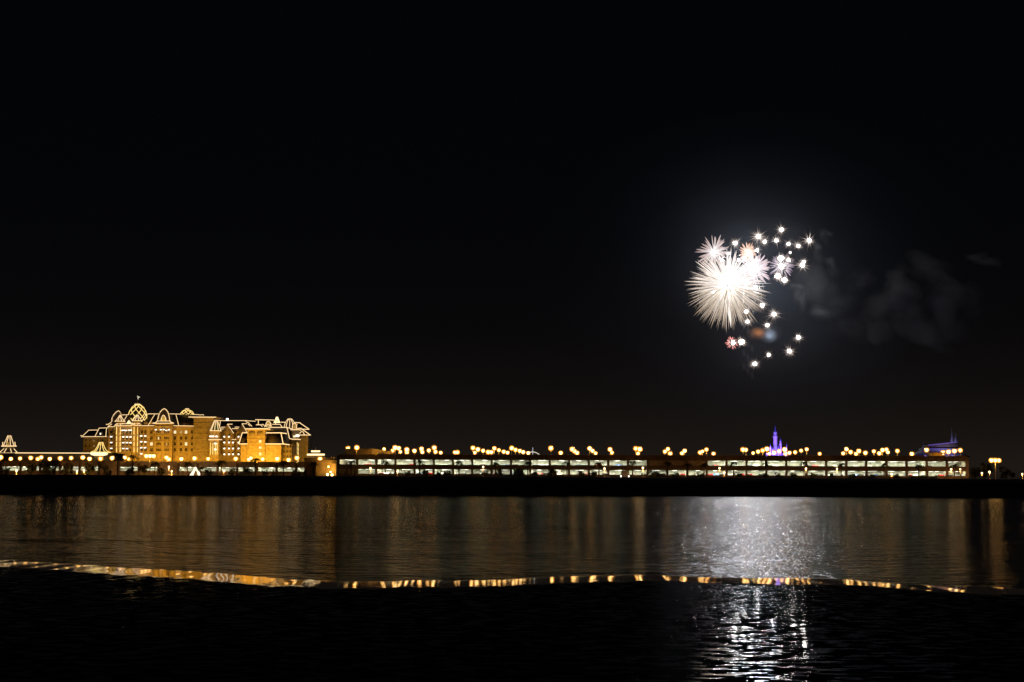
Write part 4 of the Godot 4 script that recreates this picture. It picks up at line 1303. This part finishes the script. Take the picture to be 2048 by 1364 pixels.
# =====================================================================  FIREWORKS
func ramp_glow(c0: Color, c1: Color, e: float) -> StandardMaterial3D:    # burning streak: hot at its root, cooling towards its tip
	var g := Gradient.new()
	g.set_color(0, c0.linear_to_srgb())
	g.set_color(1, (c1 * 0.26).linear_to_srgb())
	g.add_point(0.35, (c0 * 0.36).linear_to_srgb())
	g.add_point(0.75, (c1 * 0.40).linear_to_srgb())
	var t := GradientTexture2D.new()
	t.gradient = g
	t.width = 4
	t.height = 64
	t.fill_from = Vector2(0, 0)
	t.fill_to = Vector2(0, 1)
	var m := mat(0.02, 0.02, 0.02, 1.0)
	m.emission_enabled = true
	m.emission = Color.WHITE
	m.emission_operator = BaseMaterial3D.EMISSION_OP_MULTIPLY
	m.emission_texture = t
	m.emission_energy_multiplier = e * 2.3
	return m

func streak_mesh(pts: Array, radii: Array) -> ArrayMesh:
	var st := begin()
	var sides := 4
	for i in pts.size() - 1:
		for k in sides:
			var q := []
			for c in [[i, k], [i, k + 1], [i + 1, k + 1], [i + 1, k]]:
				var n: int = c[0]
				var d: Vector3 = (pts[mini(n + 1, pts.size() - 1)] - pts[maxi(n - 1, 0)]).normalized()
				var u := d.cross(Vector3.UP if absf(d.y) < 0.9 else Vector3.RIGHT).normalized()
				var w := d.cross(u)
				var a: float = TAU * c[1] / sides
				q.append([pts[n] + (u * cos(a) + w * sin(a)) * radii[n], float(n) / (pts.size() - 1)])
			for idx in [0, 1, 2, 0, 2, 3]:
				st.set_uv(Vector2(0.5, q[idx][1]))
				st.add_vertex(q[idx][0])
	st.generate_normals()
	return st.commit()

func burst(o: Node3D, c: Vector3, r: float, n: int, inner: float, droop: float, w: float, mats: Callable, spread := 0.12, joined := false) -> void:
	var all := begin()
	for k in n:
		# even directions over the sphere
		var y := 1.0 - 2.0 * (k + 0.5) / n
		var a := k * 2.399963 + rng.randf_range(-0.5, 0.5)
		var dir := Vector3(cos(a) * sqrt(1 - y * y), y + rng.randf_range(-0.1, 0.1), sin(a) * sqrt(1 - y * y)).normalized()
		var len := r * rng.randf_range(1.0 - spread * 1.4, 1.0 + spread * 0.25)
		var pts := []
		var rad := []
		var sag := droop * rng.randf_range(0.5, 1.7)
		var sway := rng.randf_range(-0.03, 0.03)
		var thick := rng.randf_range(0.6, 1.3)
		for i in 8:
			var t := lerpf(inner, 1.0, i / 7.0)
			pts.append(dir * len * t + Vector3(sway * t * t * r, -sag * r * t * t, 0))
			rad.append(w * thick * (0.35 + 0.9 * sin(PI * pow(i / 7.0, 0.8) * 0.85)) if i < 7 else w * 0.05)
		if joined:
			all.append_from(streak_mesh(pts, rad), 0, Transform3D.IDENTITY)
			continue
		var s := put("streak", streak_mesh(pts, rad), mats.call(dir), o)
		s.position = c
	if joined: put("fine_sparks", all.commit(), mats.call(Vector3.UP), o).set_meta("kind", "stuff")

var star_n := 0
func star(px: float, py: float, size: float, d: float, label: String, rays := true) -> Node3D:
	var at := P(px, py, d)
	var o := thing("firework_star", label, "firework star", at, "single white firework stars")
	var u := px_w(d)
	var core := put("core", sph(1.0, 12), M.star_core, o)
	core.scale = Vector3.ONE * size * 3.2 * u
	if rays:
		var n := rng.randi_range(28, 52)
		size *= rng.randf_range(0.85, 1.15)
		for k in n:
			var y := 1.0 - 2.0 * (k + 0.5) / n
			var a := k * 2.399963 + star_n
			var dir := Vector3(cos(a) * sqrt(1 - y * y), y, sin(a) * sqrt(1 - y * y))
			var len := size * u * rng.randf_range(11.0, 30.0)
			var s := put("flare_spark", M.flare_ray_mesh, M.flare_spark, o)  # rays: lens diffraction of the bright core, put in as glowing shapes
			s.transform = Transform3D(Basis(Quaternion(Vector3.UP, dir)).scaled_local(Vector3(size, len / 10.0, size)), Vector3.ZERO)
	star_n += 1
	return o

func make_fireworks() -> void:
	var D := 1000.0
	var u := px_w(D)
	M.star_core = glow(1.0, 0.93, 0.88, 90.0)
	M.flash = glow(0.97, 0.96, 1.0, 560.0)
	M.flare_spark = ramp_glow(Color(1.0, 0.86, 0.76), Color(0.10, 0.06, 0.04), 1.0)
	M.flare_ray_mesh = streak_mesh([Vector3(0, 0.6, 0), Vector3(0, 3, 0), Vector3(0, 6, 0), Vector3(0, 10, 0)], [0.18, 0.12, 0.07, 0.01])
	# main burst
	var o := thing("firework_burst", "largest cream-white firework burst with long drooping streaks", "firework", P(1455, 572, D))
	var es := begin()
	for k in 1500:
		var y := rng.randf_range(-1.0, 0.35)
		var a := rng.randf() * TAU
		var dir := Vector3(cos(a) * sqrt(1 - y * y), y, sin(a) * sqrt(1 - y * y))
		var t := rng.randf_range(0.4, 0.84)
		var c := dir * 86 * u * t + Vector3(rng.randf_range(-0.6, 0.6), -0.075 * 86 * u * t * t - rng.randf() * rng.randf() * 2.5, 0)
		var w := rng.randf_range(0.05, 0.11)
		var l := rng.randf_range(0.5, 1.6)
		tri(es, c + Vector3(-w, 0, 0), c + Vector3(w, 0, 0), c + Vector3(dir.x * 0.4, -l, 0)); tri(es, c + Vector3(0, 0, -w), c + Vector3(0, 0, w), c + Vector3(dir.x * 0.4, -l, 0))
	put("ember_rain", done(es), glow(1.0, 0.8, 0.6, 0.35), o).set_meta("kind", "stuff")
	var up := ramp_glow(Color(1.0, 0.95, 0.91), Color(0.9, 0.78, 0.70), 1.4)
	var mid := ramp_glow(Color(1.0, 0.92, 0.85), Color(0.78, 0.64, 0.54), 1.1)
	var low := ramp_glow(Color(1.0, 0.85, 0.68), Color(0.42, 0.32, 0.22), 1.0)
	burst(o, Vector3.ZERO, 86 * u, 296, 0.08, 0.085, 0.26, func(dir: Vector3): return up if dir.y > 0.25 else mid if dir.y > -0.2 else low, 0.19)
	# curved white stems hanging under the burst
	for q in [[1455, 585, 1462, 655, 1.0], [1452, 585, 1456, 632, 0.7], [1490, 560, 1486, 612, 0.5]]:
		var a := P(q[0], q[1], D - 6) - o.position
		var b := P(q[2], q[3], D - 6) - o.position
		put("streak", streak_mesh([a, a.lerp(b, 0.4) + Vector3(-0.3, 0, 0), a.lerp(b, 0.75), b], [0.8 * q[4], 0.9 * q[4], 0.7 * q[4], 0.1]), up, o)
	var blobs := [[440, 430, 30], [430, 545, 34], [395, 380, 22], [445, 330, 20], [330, 625, 22], [640, 400, 36], [560, 370, 34], [580, 560, 32], [650, 590, 34], [500, 470, 24], [520, 380, 26], [480, 610, 20], [600, 440, 30], [335, 322, 16]]
	for b in blobs:
		var f := put("flash", blob(b[2]), M.flash, o)
		f.position = P(1340 + b[0] / 3.789, 420 + b[1] / 3.789, D - 4) - o.position
		f.scale = Vector3.ONE * b[2] / 3.789 * u * 0.30
	omni(o, Vector3(3, 4, 14), Color(0.88, 0.93, 1.0), 1000.0, 10.0, 600)
	omni(o, P(1512, 560, D - 14) - o.position, Color(0.82, 0.90, 1.0), 1000.0, 10.0, 600)
	# companions
	burst(o, Vector3.ZERO, 84 * u, 320, 0.12, 0.09, 0.12, func(_d: Vector3): return mid, 0.22, true)
	var list := [
		[1428, 504, 39, 80, Color(1.0, 0.88, 0.85), Color(0.8, 0.58, 0.54), 0.75, "pinkish spiky firework burst at the upper left of the largest one", 0.36],
		[1508, 538, 38, 110, Color(1.0, 0.92, 0.94), Color(0.85, 0.62, 0.66), 0.9, "rose and white firework burst right of the largest one", 0.40],
		[1563, 531, 29, 80, Color(1.0, 0.90, 0.94), Color(0.42, 0.30, 0.40), 0.9, "pale pink hair-thin firework burst at the right of the cluster", 0.26],
		[1496, 505, 22, 60, Color(1.0, 0.86, 0.72), Color(0.8, 0.42, 0.26), 1.2, "small orange-tipped firework burst at the top of the cluster", 0.36],
		[1464, 685, 15, 46, Color(1.0, 0.62, 0.55), Color(0.9, 0.30, 0.27), 1.7, "small red firework burst low in the cluster", 0.16]]
	for q in list:
		var c := thing("firework_burst", q[7], "firework", P(q[0], q[1], D + 4))
		var m1 := ramp_glow(q[4], q[5], q[6])
		burst(c, Vector3.ZERO, q[2] * u, q[3], 0.10, 0.03, q[8], func(_d: Vector3): return m1, 0.18)
	# elongated white flashes
	var fl := [[1556, 552, 10, 6, "white flash at the right foot of the rose burst"], [1569, 560, 8, 6, "white flash with sparks lowest at the right of the cluster"], [1466, 685, 6, 6, "white flash inside the small red burst"], [1483, 684, 9, 6, "bluish white flash touching the small red burst"], [1562, 517, 9, 8, "white flash above the pale pink burst"], [1563, 533, 8, 8, "white flash in the middle of the pale pink burst"], [1577, 520, 6, 5, "small white flash right of the pale pink burst"]]
	for q in fl:
		var f := thing("firework_flash", q[4], "firework flash", P(q[0], q[1], D - 8), "white flashes in the firework cluster")
		var core := put("core", sph(1.0, 14), M.star_core, f)
		core.scale = Vector3(q[2], q[3], q[2]) * u * 0.62
		burst(f, Vector3.ZERO, (q[2] + 5.0) * u, 36, 0.1, 0.0, 0.3, func(_d: Vector3): return M.flare_spark, 0.35)
	# single stars
	var stars := [[845, 150, 1.0, "topmost white firework star"], [670, 200, 1.0, "white firework star at upper left of the top row"], [495, 250, 1.0, "white firework star just above the largest burst"], [718, 240, 0.8, "white star below the upper left one of the top row"], [806, 232, 0.8, "white star right below the topmost firework star"], [898, 257, 0.75, "third white star from the right in the top arc"], [972, 273, 0.8, "second white star from the right in the top arc"], [1055, 230, 0.95, "rightmost white firework star of the top arc"], [910, 322, 0.45, "smallest white star, below the top arc"], [1003, 418, 1.1, "bright white star right of the pale pink burst, lower of a touching pair"], [1014, 392, 0.7, "small white star touching the bright star right of the pale pink burst"], [700, 722, 0.95, "white star at the lower right tips of the largest burst"], [788, 790, 1.0, "white star below and right of the largest burst"], [578, 770, 0.9, "white star among the lower streaks of the largest burst"], [587, 845, 0.8, "white star just under the largest burst's streaks"], [738, 873, 0.85, "white star above the blue and orange glows"], [973, 965, 1.0, "lone white star at far lower right"], [905, 1070, 0.95, "white star with a short tail at lower right"], [748, 1097, 0.75, "small white star between the lowest one and the tailed one"], [642, 1166, 0.95, "lowest white firework star"], [660, 305, 0.8, "white star at the top right of the cluster's core"]]
	for q in stars:
		var s := star(1340 + q[0] / 3.789, 420 + q[1] / 3.789, q[2], D - 10 + rng.randf_range(-6, 6), q[3])
		if q[0] == 905:
			put("tail", streak_mesh([Vector3.ZERO, Vector3(1.8, -1.8, 0), Vector3(4.0, -3.6, 0)], [0.9, 0.7, 0.05]), M.flare_spark, s)

func blob(r: float) -> ArrayMesh:      # ragged glowing ball of burning stars
	var n := FastNoiseLite.new()
	n.seed = int(r * 7)
	n.frequency = 1.6
	var st := begin()
	var seg := 14
	var ring := func(i: int, k: int) -> Vector3:
		var a := PI * i / seg; var b := TAU * (k % (2 * seg)) / (2.0 * seg)
		var d := Vector3(sin(a) * cos(b), cos(a), sin(a) * sin(b))
		return d * (1.0 + 0.55 * n.get_noise_3dv(d * 1.4))
	for i in seg:
		for k in 2 * seg:
			quad(st, ring.call(i, k), ring.call(i, k + 1), ring.call(i + 1, k + 1), ring.call(i + 1, k))
	return done(st, true)

# =====================================================================  SMOKE
func fog(called: String, label: String, at: Vector3, size: Vector3, c: Color, density: float, turn := 0.0) -> FogVolume:
	var f := FogVolume.new()
	f.name = numbered(called)
	f.shape = RenderingServer.FOG_VOLUME_SHAPE_ELLIPSOID
	f.size = size
	var m := FogMaterial.new()
	m.albedo = c.linear_to_srgb()
	m.density = density
	f.material = m
	add_child(f)
	f.position = at
	f.rotation.z = turn
	tag(f, label, "", "", "stuff")
	return f

func make_smoke() -> void:
	var D := 1000.0
	var u := px_w(D)
	for q in [[1, 0.00008], [0.82, 0.00010], [0.62, 0.00013], [0.42, 0.00016]]:
		fog("haze", "faint blue-grey haze lit by the fireworks", P(1530, 590, D), Vector3(980, 760, 400) * u * q[0], Color(0.72, 0.82, 1.0), q[1])
	# wisps drifting to the right: [px, py, width, height, density, turn]
	var w := [[1654, 466, 16, 9, 0.012, -0.3], [1647, 474, 12, 22, 0.006, 0.2], [1634, 494, 16, 9, 0.012, -0.5], [1637, 508, 12, 30, 0.006, 0.1], [1661, 524, 12, 18, 0.012, 0.3], [1666, 540, 12, 20, 0.005, 0.4], [1592, 574, 20, 10, 0.012, -0.1], [1596, 590, 16, 22, 0.007, 0.2], [1608, 598, 12, 34, 0.006, 0.1], [1646, 628, 40, 18, 0.008, -0.3], [1634, 622, 18, 14, 0.008, -0.4], [1676, 616, 60, 24, 0.004, 0.1], [1690, 600, 44, 18, 0.004, 0.1], [1748, 628, 40, 26, 0.004, 0.2], [1755, 662, 30, 34, 0.006, 0.5], [1796, 556, 40, 30, 0.004, 0.2], [1802, 584, 44, 40, 0.004, 0.4], [1810, 610, 40, 30, 0.006, 0.2], [1888, 614, 60, 90, 0.006, 0.3], [1894, 630, 44, 60, 0.006, 0.5], [1926, 604, 50, 50, 0.004, 0.0], [1844, 662, 80, 34, 0.004, -0.4], [1866, 540, 70, 34, 0.003, -0.4], [1968, 519, 44, 14, 0.006, -0.15], [1720, 560, 40, 26, 0.003, 0.3], [1770, 600, 60, 40, 0.003, 0.4], [1830, 640, 60, 40, 0.003, -0.3], [1866, 650, 60, 50, 0.004, 0.4], [1905, 650, 50, 40, 0.003, 0.2], [1626, 560, 40, 60, 0.002, 0.3], [1650, 580, 60, 60, 0.002, 0.3], [1700, 650, 60, 40, 0.002, -0.3]]
	for q in w:
		var puffs := 14
		for k in puffs:
			var dx: float = rng.randf_range(-0.5, 0.5) * q[2]
			var dy: float = rng.randf_range(-0.5, 0.5) * q[3]
			var c := cos(q[5]); var sn := sin(q[5])
			var f := rng.randf_range(0.5, 1.15)
			fog("smoke_wisp", "pale smoke wisp drifting right of the fireworks", P(q[0] + dx * c + dy * sn, q[1] - dx * sn + dy * c, D + 8 + rng.randf_range(-4, 4)), Vector3(q[2] * f, q[3] * f, minf(q[2], q[3]) * f) * u, Color(0.86, 0.88, 0.86), q[4] * 0.30 * maxf(1.0, pow((q[0] - 1500.0) / 190.0, 2.0)), q[5] + rng.randf_range(-0.4, 0.4))
	# two soft glowing puffs: orange, blue-white
	for q in [[1518, 666, 26, 18, Color(1.0, 0.45, 0.16), 4.5, "soft orange glowing smoke puff"], [1538, 671, 26, 24, Color(0.72, 0.84, 1.0), 15.0, "soft blue-white glowing smoke puff"]]:
		for k in 16:
			var f := lerpf(1.6, 0.3, k / 15.0)
			fog("smoke_puff", q[6], P(q[0] + rng.randf_range(-4, 4) * f, q[1] + rng.randf_range(-3, 3) * f, D - 12), Vector3(q[2], q[3], q[2]) * u * f, q[4], 0.0012 + 0.012 * pow(k / 15.0, 2.0))
		var l := omni(self, P(q[0], q[1], D - 12), q[4], q[5], 1.2, 60)
		l.name = "puff_light"
	# launch smoke trails
	for k in 12:
		fog("smoke_trail", "thin smoke trail under the burst", P(1492 + (k % 3) * 8 - 4, 652 + k * 9, D), Vector3(7, 16, 7) * u, Color(0.75, 0.82, 1.0), 0.012, 0.1)
